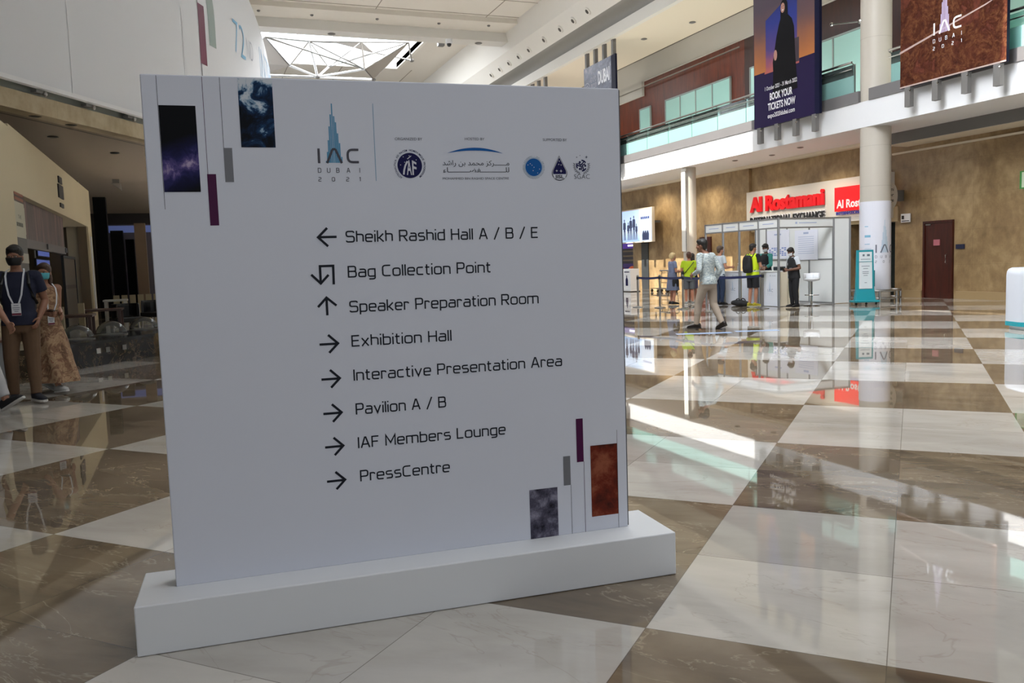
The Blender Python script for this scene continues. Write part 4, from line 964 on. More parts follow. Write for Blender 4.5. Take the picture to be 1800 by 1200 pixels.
# black holdall on the floor
t = thing('holdall', 'black holdall bag lying on the floor below the booth counter', 'bag', (13.55, 18.72, 0), 1.35)
mb = MB(); mb.loft([(( x, 0, .075 + .01 * math.sin(x * 9)), (0, .16 * s, 0), (0, 0, .075 * s)) for x, s in ((-.36, .5), (-.33, .85), (-.2, 1), (0, 1.08), (.2, 1), (.33, .85), (.36, .5))], 16, 2.6)
mb.build('body', mat('bag_black', '#141416', .7, bump=(30, .3)), t, smooth=True)
for s in (-1, 1): MB().tube([V(-.15, s * .08, .12), V(-.1, s * .07, .18), V(0, s * .06, .20), V(.1, s * .07, .18), V(.15, s * .08, .12)], .014, 6).build('handle', BLACK, t)
# bar stool
t = thing('bar_stool', 'white bar stool with chrome column behind the standing guard', 'stool', (14.78, 17.44, .012), -.5)
MB().lathe([(.21, 0), (.21, .012), (.12, .03), (.03, .05)], n=28).build('base', CHROME, t, smooth='auto'); MB().cone((0, 0, .04), (0, 0, .62), .028).build('column', CHROME, t)
MB().tube([V(.17 * math.cos(k * PI / 6), .17 * math.sin(k * PI / 6) - .05, .26) for k in range(-6, 1)], .012, 6).build('footrest', CHROME, t)
mb = MB(); mb.lathe([(.08, .60), (.19, .63), (.205, .67), (.18, .685), (.05, .67)], n=24); mb.build('seat', WHITEG, t, smooth=True)
mb = MB(); mb.loft([((.19 * math.cos(a), .19 * math.sin(a), .74), (.018 * math.cos(a), .018 * math.sin(a), 0), (0, 0, .07)) for a in [PI * k / 12 for k in range(-2, 15)]], 10, 2.4); mb.build('backrest', WHITEG, t, smooth=True)

# ------------------------------------------------------------------ queue barriers
BELT = mat('navy_belt', '#1d2550', .6)
SP = [(11.53, 20.59), (11.77, 19.83), (11.81, 18.75), (11.67, 17.3), (13.25, 17.40)]
names = ['leftmost steel queue post with navy belt', 'steel queue post second from the left with navy belt', 'steel queue post in front of the man in the lime shirt', 'steel queue post seen between the legs of the walking man', 'steel queue post right in front of the man with the backpack']
for k, (x, y) in enumerate(SP):
    t = thing('queue_post', names[k], 'barrier post', (x, y, 0), 0, 'retractable belt barriers')
    MB().lathe([(.155, 0), (.155, .012), (.06, .03), (.03, .04)], n=28).build('base', STEEL, t, smooth='auto')
    MB().lathe([(.026, .03), (.026, .84), (.031, .84), (.031, .88), (.02, .89)], n=16).build('tube', STEEL, t, smooth='auto'); MB().lathe([(.033, .765), (.033, .84)], n=16).build('cassette', mat('cassette', '#1a1a1c', .5), t)
    if k < 4:
        q = V(SP[k + 1][0] - x, SP[k + 1][1] - y, 0); dd = q.normalized(); mb = MB()
        N = 8; pts = [q * (i / N) + V(0, 0, .815 - .02 * math.sin(PI * i / N)) for i in range(N + 1)]; s_ = dd.cross(ZU) * .002
        for i in range(N): mb.add([pts[i] - s_ + V(0, 0, e) for e in (-.03, .03)] + [pts[i + 1] - s_ + V(0, 0, e) for e in (-.03, .03)] + [pts[i] + s_ + V(0, 0, e) for e in (-.03, .03)] + [pts[i + 1] + s_ + V(0, 0, e) for e in (-.03, .03)], [(0, 1, 3, 2), (4, 6, 7, 5), (0, 2, 6, 4), (1, 5, 7, 3)])
        mb.build('belt', BELT, t)

# floor stickers
def sticker(px, py, a, sx, sy, label):
    o = MB().box((0, 0, .0015), (sx, sy, .002)).build('floor_sticker', mat('sticker_blue', '#8fa9cf', .3)); o.location = V(px, py, 0) * K; o.rotation_euler = (0, 0, a); tag(o, label, 'floor sticker', 'blue stickers on the floor'); return o
sticker(8.25, 12.45, -.38, .95, .22, 'long blue sticker on the floor below the walking man, left one'); sticker(9.2, 12.25, -.38, .75, .2, 'blue floor sticker right of the walking man')

# ------------------------------------------------------------------ teal totem, ring guard on the pillar, white kiosk
TEAL = mat('teal_paint', '#1c8f9c', .4)
t = thing('totem_sign', 'teal wheeled totem with a white notice sheet before the pillar', 'sign', (15.72, 16.62, 0), -.36)
MB().box((0, 0, .09), (.62, .36, .05)).build('foot', TEAL, t, bevel=.01)
MB().loft([((0, 0, .115), (.25, 0, 0), (0, .10, 0)), ((0, 0, .40), (.225, 0, 0), (0, .05, 0)), ((0, 0, 1.36), (.205, 0, 0), (0, .04, 0))], 16, 12).build('body', TEAL, t)
mb = MB(); mb.add([V(-.165, -.063, .40), V(.165, -.063, .40), V(.16, -.047, 1.31), V(-.16, -.047, 1.31)], [(0, 1, 2, 3)]); mb.build('notice_sheet', mat('sheet_pale', '#d3dde2', .4), t, fix=False)
mb = MB()
for z, w_ in ((1.13, .24), (.96, .2), (.90, .12), (.82, .16), (.78, .15), (.73, .1), (.55, .06)): mb.box((0, -.0645 + (z - .4) * .0176, z), (w_, .002, .012))
mb.box((-.05, -.0505, 1.23), (.05, .002, .05)); mb.box((.07, -.0505, 1.23), (.07, .002, .05)); mb.build('notice_print', mat('notice_ink', '#5d6c78', .5), t)
MB().box((0, -.056, 1.07), (.34, .006, .012)).build('sheet_bar', TEAL, t)
MB().box((.23, .0, .65), (.025, .06, .4)).build('side_box', mat('teal_dark', '#146b76', .4), t)
for x in (-.25, 0, .25): MB().ell((x, -.1, .03), .032, 8, 6).build('caster', BLACK, t)
t = thing('pillar_guard', 'round steel bumper rail on legs around the pillar foot', 'guard rail', (16.78, 17.38, 0))
for z in (.31, .12): MB().tube([V(.62 * math.cos(a * PI / 20), .62 * math.sin(a * PI / 20), z) for a in range(40)], .028, 8, True).build('ring', STEEL, t)
for a in range(8): MB().cone((.62 * math.cos(a * PI / 4 + .2), .62 * math.sin(a * PI / 4 + .2), 0), (.62 * math.cos(a * PI / 4 + .2), .62 * math.sin(a * PI / 4 + .2), .31), .035).build('leg', STEEL, t)
t = thing('reception_kiosk', 'rounded white kiosk with teal band at the right border', 'kiosk', (12.60, 9.52, 0), -.365)
MB().loft([((0, 0, z), (.49 * s, 0, 0), (0, .30 * s, 0)) for z, s in ((.13, 1), (.86, 1), (.92, .985), (.96, .94), (.98, .85))], 32, 5).build('body', mat('kiosk_white', '#c2c7d0', .3), t, smooth='auto')
MB().loft([((0, 0, z), (.495, 0, 0), (0, .305, 0)) for z in (.06, .13)], 32, 5).build('teal_band', TEAL, t); MB().loft([((0, 0, z), (.44, 0, 0), (0, .27, 0)) for z in (0, .06)], 32, 5).build('base', WHITE, t)
t = thing('tablet_stand', 'slanted white tablet on the rounded white kiosk', 'tablet', (12.50, 9.56, .985), -.365)
MB().box((0, 0, .1), (.24, .012, .17), M=Matrix.Rotation(.7, 3, 'X')).build('frame', WHITE, t); MB().box((0, -.009, .1), (.2, .004, .13), M=Matrix.Rotation(.7, 3, 'X')).build('screen', mat('tablet_screen', '#5a6a80'), t)
MB().cone((0, .03, 0), (0, .01, .09), .03, .015).build('stem', WHITE, t)

# prints on the wrapped pillar
def cyl(x, z, d): a = math.radians(262) + x / .385; R = .387 + d * 2; return V(R * math.cos(a), R * math.sin(a), 1.27 + z)
iac_logo(cyl, 3.9, wrap, mat('wrap_ink', '#6b7080'), mat('wrap_blue', '#bccfe0'))
mb = MB()
for z0, z1, w_ in ((1.68, 1.74, .16), (1.95, 1.97, .1), (1.5, 1.515, .14), (1.38, 1.39, .18)):
    vs = [V(.388 * math.cos(math.radians(186) + k * w_ / .385 / 4), .388 * math.sin(math.radians(186) + k * w_ / .385 / 4), z) for z in (z0, z1) for k in range(5)]; mb.add(vs, [(k, k + 1, k + 6, k + 5) for k in range(4)])
mb.build('wrap_mark', mat('wrap_teal', '#7fb6d2', .5), wrap, fix=False)

# ------------------------------------------------------------------ left side: curved white drum above a stone-edged soffit
path = [V(-9.5, 5.85), V(-6.0, 12.04), V(-2.93, 17.47), V(-.85, 21.15)]
ang = math.radians(29.5); c0 = V(-.85, 21.15) + V(math.sin(ang), math.cos(ang)) * 1.5
path.append(c0.copy()); Rr = 27.0; cen = c0 + V(-math.cos(ang), math.sin(ang)) * Rr
for k in range(1, 25):
    a = ang - math.radians(64) * k / 24; path.append(cen + V(math.cos(a), -math.sin(a)) * Rr)
def arclen():
    L = [0]
    for a, b in zip(path, path[1:]): L.append(L[-1] + (b - a).length)
    return L
AL = arclen()
def along(s, off=0.0):
    s = max(0, min(AL[-1] - 1e-4, s))
    i = max(k for k in range(len(AL) - 1) if AL[k] <= s); t = (s - AL[i]) / (AL[i + 1] - AL[i]); p = path[i].lerp(path[i + 1], t)
    d0 = (path[i + 1] - path[i]).normalized(); d1 = (path[min(i + 2, len(path) - 1)] - path[i + 1]).normalized() if i + 2 < len(path) else d0
    dp = (path[i] - path[i - 1]).normalized() if i else d0
    d = (dp + d0).lerp(d0 + d1, t).normalized()
    return p + V(d.y, -d.x) * off, d
NS = 90
def sweep(prof, name, m, smooth=True):
    """profile (offset outwards from the path, z) swept along the drum edge"""
    mb = MB(); n = len(prof); vs = []
    for k in range(NS + 1):
        s = AL[-1] * k / NS
        for o, z in prof: p, _ = along(s, o); vs.append(V(p.x, p.y, z))
    fs = [(k * n + i, k * n + i + 1, (k + 1) * n + i + 1, (k + 1) * n + i) for k in range(NS) for i in range(n - 1)]
    mb.add(vs, fs); return mb.build(name, m, smooth=smooth)
lean = lambda z: .05 + (-.075 * (z - 8.0) ** 2 if z > 8 else 0)
dr = sweep([(-.5, 4.93), (.05, 4.93)] + [(lean(4.93 + .35 * k), 4.93 + .35 * k) for k in range(22)] + [(-2.5, 12.4)], 'trim_15', mat('drum_white', '#d8dbe1', .55), 'auto')
struct(dr, 'huge curved white drum wall over the left side of the hall', 'drum'); 
for p in dr.data.polygons: p.use_smooth = True
ed = sweep([(.06, 4.86), (.12, 4.88), (.12, 4.96), (.05, 4.97)], 'trim_16', WHITE, False); struct(ed, 'white lip along the bottom edge of the drum', 'edge')
gp = sweep([(-.12, 4.72), (-.12, 4.93)], 'trim_17', mat('gap_grey_green', '#8d938c', .4), False); struct(gp)
fb = sweep([(-.4, 4.42), (0, 4.41), (0, 4.75), (-.15, 4.75)], 'trim_18', STONEL, False); struct(fb, 'beige stone edge of the soffit below the drum', 'soffit edge')
# soffit under the drum
mb = MB(); vs = []; 
for k in range(NS + 1): p, _ = along(AL[-1] * k / NS, -.02); vs.append(V(p.x, p.y, 4.43)); vs.append(V(-25.6, p.y, 4.43))
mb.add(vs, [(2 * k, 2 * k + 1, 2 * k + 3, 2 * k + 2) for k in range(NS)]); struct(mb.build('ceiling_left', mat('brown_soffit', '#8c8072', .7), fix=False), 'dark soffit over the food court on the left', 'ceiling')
jt = sweep([(-.55, 4.425), (-.6, 4.425)], 'trim_19', DARK, False); struct(jt)
for k, (x, y) in enumerate([(-2.55, 18.59), (-2.04, 19.5), (-2.6, 21.2), (-1.55, 23.7)]):
    o = MB().lathe([(.10, 0), (.12, -.015), (.06, -.03)], (x, y, 4.43), 14).build('downlight', BLACK); tag(o, 'black recessed downlight in the dark soffit on the left', 'downlight', 'soffit downlights on the left')
for x, y in ((-2.44, 18.31), (-1.73, 19.57), (-1.03, 20.82)):
    t = thing('clamp', 'small dark clamp holding the lower edge of the white drum', 'clamp', (x, y, 4.80), math.radians(60), 'clamps under the drum'); MB().box((0, 0, .02), (.22, .12, .05)).build('plate', DGREY, t); MB().ell((.12, -.06, .0), .045).build('screw', STEEL, t)
# prints and seams on the drum: arc length coordinate s
def s_of(ratio):
    for k in range(200, 4000):
        p, _ = along(AL[-1] * k / 4000)
        if p.x / p.y >= ratio: return AL[-1] * k / 4000
    return AL[-1] * .9
def D(s, z, d=.006):
    p, _ = along(s, lean(z) + d); return V(p.x, p.y, z)
def dpatch(name, s0, s1, zl0, zl1, m, d=.006, n=4, m2=6):
    mb = MB()
    vs = [D(s0 + (s1 - s0) * i / n, zl0 + (zl1 - zl0) * j / m2, d) for j in range(m2 + 1) for i in range(n + 1)]
    mb.add(vs, [(j * (n + 1) + i, j * (n + 1) + i + 1, (j + 1) * (n + 1) + i + 1, (j + 1) * (n + 1) + i) for j in range(m2) for i in range(n)]); return mb.build(name, m, dr, fix=False)
S1 = s_of(.0246); S2 = s_of(.0345); S3 = s_of(.0415); S4 = s_of(.0605)
dpatch('printed_stripe', S1, s_of(.0310), 6.75, 8.28, mat('drum_maroon', '#6b2c46', .5)); dpatch('printed_stripe', S2, S3, 7.35, 9.4, mat('drum_green', '#8b9a97', .5))
dpatch('thin_line', S1, S1 + .03, 8.28, 10.5, LINE); dpatch('thin_line', S1 + .02, S1 + .05, 4.97, 6.75, LINE)
for rr_ in (-.1034, .0075): s_ = s_of(rr_); dpatch('seam', s_, s_ + .03, 4.97, 10.5, mat('seam_pale', '#e2e4e8', .5), .008)
def dtext(s, s0, s1, z0, h, m, bold=0):
    vs, fs = textmesh(s, bold); x0, x1 = min(v.x for v in vs), max(v.x for v in vs)
    MB().add([D(s0 + (v.x - x0) / (x1 - x0) * (s1 - s0), z0 + v.y * h / .72, .012) for v in vs], fs).build('drum_lettering', m, dr, fix=False)
DB = mat('drum_blue', '#6fa9cf', .5)
dtext('72', S4, S4 + 1.05, 7.62, 1.02, DB, -.012); dtext('ND', S4 + 1.25, S4 + 2.0, 7.78, .62, mat('drum_grey', '#a6adba', .5), -.015); dtext('INTERNATIONAL', S4 + 3.1, S4 + 12.5, 7.62, 1.0, mat('drum_pale_blue', '#9fb9d2', .5))
dtext('ASTRONAUTICAL CONGRESS', S4 + 3.3, S4 + 17, 5.75, 1.0, mat('drum_ink', '#6a7080', .5))

# ------------------------------------------------------------------ food court under the drum
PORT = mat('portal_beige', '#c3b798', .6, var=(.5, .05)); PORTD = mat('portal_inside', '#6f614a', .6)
t = thing('shop_portal', 'beige portal framing the dark food shop on the left', 'shopfront', (-2.8, 22, 0))
MB().bx((-1.0, -7.2, 0), (0, -4.8, 4.0)).build('left_pier', PORT, t); MB().bx((-.9, -4.8, 2.88), (0, 8, 4.05)).build('header', PORT, t); MB().bx((-.6, 7.0, 0), (0, 8, 2.88)).build('right_pier', PORT, t)
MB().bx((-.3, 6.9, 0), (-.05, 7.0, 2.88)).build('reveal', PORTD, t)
MB().bx((-.02, 7.35, .3), (.02, 7.7, 2.6)).build('reflection_strip', mat('strip_pale', '#d6d8e2', .3), t)  # mirror-like strip, its bright reflection painted as a pale colour
mb = MB(); mb.bx((0, 1.05, 3.62), (.03, 1.6, 3.78)); mb.bx((0, .9, 3.26), (.03, 1.7, 3.58)); mb.bx((0, 1.05, 3.04), (.03, 1.6, 3.14)); mb.build('sign_letters', BLACK, t)
t = thing('menu_column', 'narrow sign column with a pale board at the left edge of the food shop', 'sign', (-2.85, 17.6, 0))
MB().bx((0, -.45, 0), (.04, .62, 2.08)).build('grey_board', mat('board_grey', '#4c4946', .5), t); MB().bx((.002, -.45, 2.08), (.045, .55, 2.72)).build('pale_board', mat('board_pale', '#b3b09c', .5), t)
MB().bx((.0, -.45, 2.72), (.045, .62, 2.92)).build('brown_board', mat('board_brown', '#4a2f22', .5), t); mb = MB(); mb.bx((.046, -.35, 2.84), (.05, .5, 2.89)); mb.bx((.046, -.35, 2.75), (.05, .5, 2.80)); mb.build('orange_bars', mat('board_orange', '#8a4a28', .5), t)
mb = MB(); text(mb, 'THE', V(.048, -.12, 2.42), V(0, 1, 0), ZU, .3, .07, .01); [mb.bx((.0455, -.30 + k * .16, 2.28), (.048, -.18 + k * .16, 2.35)) for k in range(4)]; mb.build('board_lettering', mat('board_ink', '#4f5246', .5), t, fix=False)
MB().bx((.042, -.35, 1.62), (.05, .6, 1.80)).build('white_notice', mat('board_white', '#a9a594', .5), t)
def tex_menu():
    t = NT('menu_print'); co = t.coord(); mp = t.new('ShaderNodeMapping'); mp.inputs['Scale'].default_value = (1, 1.6, .25); t.link(co, mp.inputs[0])
    n = t.noise(mp.outputs[0], 1.6, 4, .6, .5); t.link(t.ramp(n, [(.35, '#3b302d'), (.55, '#5a4540'), (.66, '#7d5a55'), (.76, '#86805f')]), t.b.inputs['Base Color']); return t.m
t = thing('menu_banner', 'dark menu banner with food pictures hanging in the beige portal', 'banner', (-2.95, 21.6, 2.1)); MB().bx((-.1, -3.1, 0), (0, 3.0, .85)).build('board', tex_menu(), t); MB().bx((-.08, -3.1, -.16), (.02, 3.0, .02)).build('lower_rail', mat('rail_grey', '#5f5a58', .5), t)
for y in (-3.1, -.1, 2.9): MB().box((.03, y, -.06), (.05, .12, .12)).build('rail_clip', DGREY, t)
for y in (-2.5, 2.5): MB().cone((-.05, y, .85), (-.05, y, 1.0), .02).build('hanger', STEEL, t)
MB().bx((.001, -2.8, .1), (.012, -2.55, .62)).build('banner_logo', mat('board_pale', '#b3b09c'), t)
S('wall_tan', mat('tan_wall', '#6f5f45', .6), ((-5.6, 29.2, 0), (-3.0, 29.4, 4.3)))
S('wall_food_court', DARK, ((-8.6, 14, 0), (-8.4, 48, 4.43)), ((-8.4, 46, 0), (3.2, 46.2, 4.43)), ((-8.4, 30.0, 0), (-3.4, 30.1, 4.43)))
SCREEN = mat('shop_screen', '#5666a8', .4, emit=.35)
for y0, y1, z0, z1, lb in ((26.9, 28.9, 1.99, 2.16, 'small blue menu screen in the dark food shop'), (26.7, 29.0, 1.72, 1.88, 'wide blue menu screen below the smaller one in the food shop')):
    t = thing('menu_screen', lb, 'screen', (-3.9 if y0 > 26.8 else -3.92, (y0 + y1) / 2, z0)); MB().bx((-.06, -(y1 - y0) / 2 - .05, -.03), (-.005, (y1 - y0) / 2 + .05, z1 - z0 + .03)).build('housing', BLACK, t); MB().bx((-.005, -(y1 - y0) / 2, 0), (.005, (y1 - y0) / 2, z1 - z0)).build('screen', SCREEN, t); MB().box((-.03, -1.12 if y0 < 26.8 else 0, 1.2), (.03, .03, 2.0)).build('hanger', STEEL, t)
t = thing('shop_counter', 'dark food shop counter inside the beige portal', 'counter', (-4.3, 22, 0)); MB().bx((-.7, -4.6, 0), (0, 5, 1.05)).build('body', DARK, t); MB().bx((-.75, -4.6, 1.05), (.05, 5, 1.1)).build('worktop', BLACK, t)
t = thing('glass_partition', 'black framed glass screen with a striped band in the food shop', 'partition', (-3.0, 26.0, 0)); mb = MB(); mb.box((0, -1.6, .95), (.06, .08, 1.9)); mb.box((0, .75, .95), (.06, .08, 1.9)); mb.box((0, -.4, 1.88), (.06, 2.4, .07)); mb.build('frame', BLACK, t); MB().box((0, -.4, .95), (.02, 2.3, 1.8)).build('pane', mat('partition_pane', '#5d5345', .3), t)
mb = MB()
for k in range(9): mb.add([V(.015, -1.5 + k * .25, 1.05), V(.015, -1.38 + k * .25, 1.05), V(.015, -1.3 + k * .25, 1.15), V(.015, -1.42 + k * .25, 1.15)], [(0, 1, 2, 3)])
mb.build('stripe_band', BLACK, t, fix=False)
# dark panels and columns behind, seen between portal and sign
PANB = mat('panel_black', '#060607', .7, spec=.1); COLT = mat('tan_column', '#6a5743', .6); GLOW = mat('blue_glow', '#6d80c4', .5, emit=.12)
for nm, x0, x1, y, z0, z1, m, lb, ct in (('display_panel', -2.80, -2.42, 31, .0, 3.95, PANB, 'tall black panel right of the beige portal', 'panel'), ('display_panel', -2.50, -2.10, 33, 0, 2.95, PANB, 'black panel left of a tan column, under the blue light', 'panel'),
    ('display_panel', -2.06, -1.78, 33.4, 0, 2.65, PANB, 'black panel touching the tan column far in the food court', 'panel'), ('column', -1.72, -1.36, 33, 0, 3.2, COLT, 'tan square column far back in the food court', 'column'), ('display_panel', -1.26, -.5, 35, 0, 2.5, mat('brown_panel', '#54463a', .6), 'brown panel between the tan column and the white sign', 'panel')):
    o = MB().bx((x0, y, z0), (x1, y + .4, z1)).build(nm, m); tag(o, lb, ct)
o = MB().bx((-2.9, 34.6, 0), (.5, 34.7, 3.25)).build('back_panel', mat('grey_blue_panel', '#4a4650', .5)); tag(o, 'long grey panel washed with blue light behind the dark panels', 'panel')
t = thing('light_strip', 'blue light strip along the top of the far grey panel', 'lamp', (-1.2, 34.55, 3.1)); MB().bx((-1.6, -.05, -.15), (1.6, .04, .1)).build('strip', GLOW, t)
t = thing('wall_lamp', 'wedge-shaped lamp on the dark soffit in the food court', 'lamp', (-2.0, 30, 4.2)); mb = MB(); mb.add([V(-.15, 0, .1), V(.15, 0, .1), V(.15, 0, -.12), V(-.15, .2, .1), V(.15, .2, .1), V(.15, .2, -.12)], [(0, 1, 2), (5, 4, 3), (0, 3, 4, 1), (1, 4, 5, 2), (2, 5, 3, 0)]); mb.build('wedge', mat('lamp_grey', '#8b8780', .5), t); MB().box((0, .1, .16), (.2, .1, .14)).build('mount', DGREY, t)
# slatted dividers, tables and chairs
SL = mat('divider_tan', '#8c8064', .6)
for k in range(7):
    if k == 0: t = thing('low_divider', 'tan upright slats of a low divider behind the black chair', 'divider', (-1.80, 24.2, 0)); MB().box((.57, .19, .06), (1.4, .05, .05), .26).build('foot_rail', SL, t)
    MB().box((k * .19, k * .05, .43), (.14, .06, .82)).build('slat', SL, t)
for x, y, lb in ((-2.05, 15.9, 'tan upright post behind the woman in the floral dress'), (-1.95, 17.9, 'second tan upright post behind the planter')):
    o = MB().box((x, y, .42), (.10, .12, .84)).build('wooden_bollard', SL); tag(o, lb, 'bollard')
BR = wood_mat('dark_table_wood', ['#2a1710', '#432518'], 1, .4)
def table(x, y, w, d, h, m, lb, nm='cafe_table'):
    t = thing(nm, lb, 'table', (x, y, 0)); MB().box((0, 0, h - .02), (w, d, .04)).build('tabletop', m, t, bevel=.005)
    for sx in (-1, 1):
        for sy in (-1, 1): MB().box((sx * (w / 2 - .05), sy * (d / 2 - .05), (h - .04) / 2), (.05, .05, h - .04)).build('leg', m, t)
table(-2.1, 17.0, .9, .7, .66, BR, 'dark wooden table behind the floral dress'); table(-1.75, 19.6, .8, .8, .66, BR, 'dark wooden table behind the clear domes'); table(-1.62, 21.5, .5, .5, .80, mat('pale_top', '#a7a49c', .3), 'small pale table top by the black chair')
def chair(x, y, rz, lb):
    t = thing('lounge_chair', lb, 'chair', (x, y, 0), rz); MB().box((0, 0, .38), (.55, .5, .12)).build('seat', BLACK, t, bevel=.03); MB().loft([((.27 * math.cos(a), .25 * math.sin(a), .56), (.03 * math.cos(a), .03 * math.sin(a), 0), (0, 0, .17)) for a in [PI * k / 10 for k in range(-2, 13)]], 10, 3).build('backrest', BLACK, t)
    for sx in (-1, 1):
        for sy in (-1, 1): MB().cone((sx * .22, sy * .2, 0), (sx * .2, sy * .18, .34), .016, .02).build('leg', STEEL, t)
chair(-1.36, 20.4, .4, 'black rounded lounge chair behind the clear domes'); chair(-.85, 22.4, -.6, 'second black chair, right beside the edge of the white sign')
# marble planter wall with clear domes
def tex_darkmarble():
    t = NT('dark_marble'); co = t.coord(); n = t.noise(co, 3, 7, .65, 1.6); d = t.math('ABSOLUTE', t.math('SUBTRACT', n, .5)); n2 = t.noise(co, 1.5, 3)
    base = t.ramp(n2, [(.4, '#0c0a08'), (.7, '#211a15')]); v = t.ramp(d, [(0, '#ffffff'), (.018, '#000000')]); t.link(t.mix(t.math('MULTIPLY', v, t.math('MULTIPLY', n2, .9)), base, lin('#9a8468')), t.b.inputs['Base Color']); t.b.inputs['Roughness'].default_value = .12; return t.m
pth = [V(-3.1, 11.75), V(-1.78, 13.27), V(-.58, 14.95), V(.35, 16.6)]
def strip(off0, off1, z0, z1, name, m, parent):
    mb = MB(); vs = []
    for i, p in enumerate(pth):
        a = pth[max(0, i - 1)]; b = pth[min(len(pth) - 1, i + 1)]; d = (b - a).normalized(); nn = V(-d.y, d.x)
        for o in (off0, off1):
            for z in (z0, z1): q = p + nn * o - V(-1.2, 14); vs.append(V(q.x, q.y, z))
    fs = []
    for i in range(len(pth) - 1):
        a, b = i * 4, i * 4 + 4; fs += [(a, b, b + 1, a + 1), (a + 2, a + 3, b + 3, b + 2), (a + 1, b + 1, b + 3, a + 3), (a, a + 2, b + 2, b)]
    fs += [(0, 1, 3, 2), (12, 14, 15, 13)]; mb.add(vs, fs); return mb.build(name, m, parent)
t = thing('marble_wall', 'low dark marble wall with a black top behind the couple', 'low wall', (-1.2, 14, 0))
strip(.03, .95, 0, .33, 'marble_front', tex_darkmarble(), t); strip(0, 1.0, .33, .375, 'black_top', mat('black_stone', '#141210', .1), t)
for x, y, lit in ((-1.237, 13.87, '#b9b8b2'), (-1.124, 14.02, '#77756f'), (-.914, 14.31, '#8d8a84')): MB().box((x + 1.2 - .096, y - 14 + .0686, .222), (.075, .012, .075), math.radians(53)).build('step_light', mat('plate' + lit, lit, .4), t)
ACR = glass('clear_acrylic', '#f4f7f8', .012, .03)
for k, (x, y, r) in enumerate([(-1.66, 14.45, .24), (-1.25, 15.25, .24), (-.80, 16.2, .24)]):
    t = thing('clear_dome', ['clear plastic dome on the marble wall nearest the floral dress', 'middle clear plastic dome on the marble wall', 'clear plastic dome on the marble wall touching the white sign'][k], 'dome', (x, y, .375), 0, 'clear domes')
    MB().lathe([(r * math.cos(a), r * math.sin(a) * .95) for a in [PI / 2 * q / 10 for q in range(10)]] + [(.01, r * .95)], n=28).build('shell', ACR, t, smooth=True); MB().lathe([(r + .01, 0), (r + .01, .012)], n=28).build('rim', mat('dome_rim', '#5a5a58', .3), t)
t = thing('white_counter', 'pale grey counter at the left border behind the man', 'counter', (-2.42, 11.05, 0), .25); MB().box((0, 0, .31), (.75, .5, .62)).build('body', mat('counter_grey', '#a9aeb2', .5), t, bevel=.006); MB().box((0, 0, .63), (.79, .54, .03)).build('worktop', mat('counter_top', '#8a6a5e', .4), t)

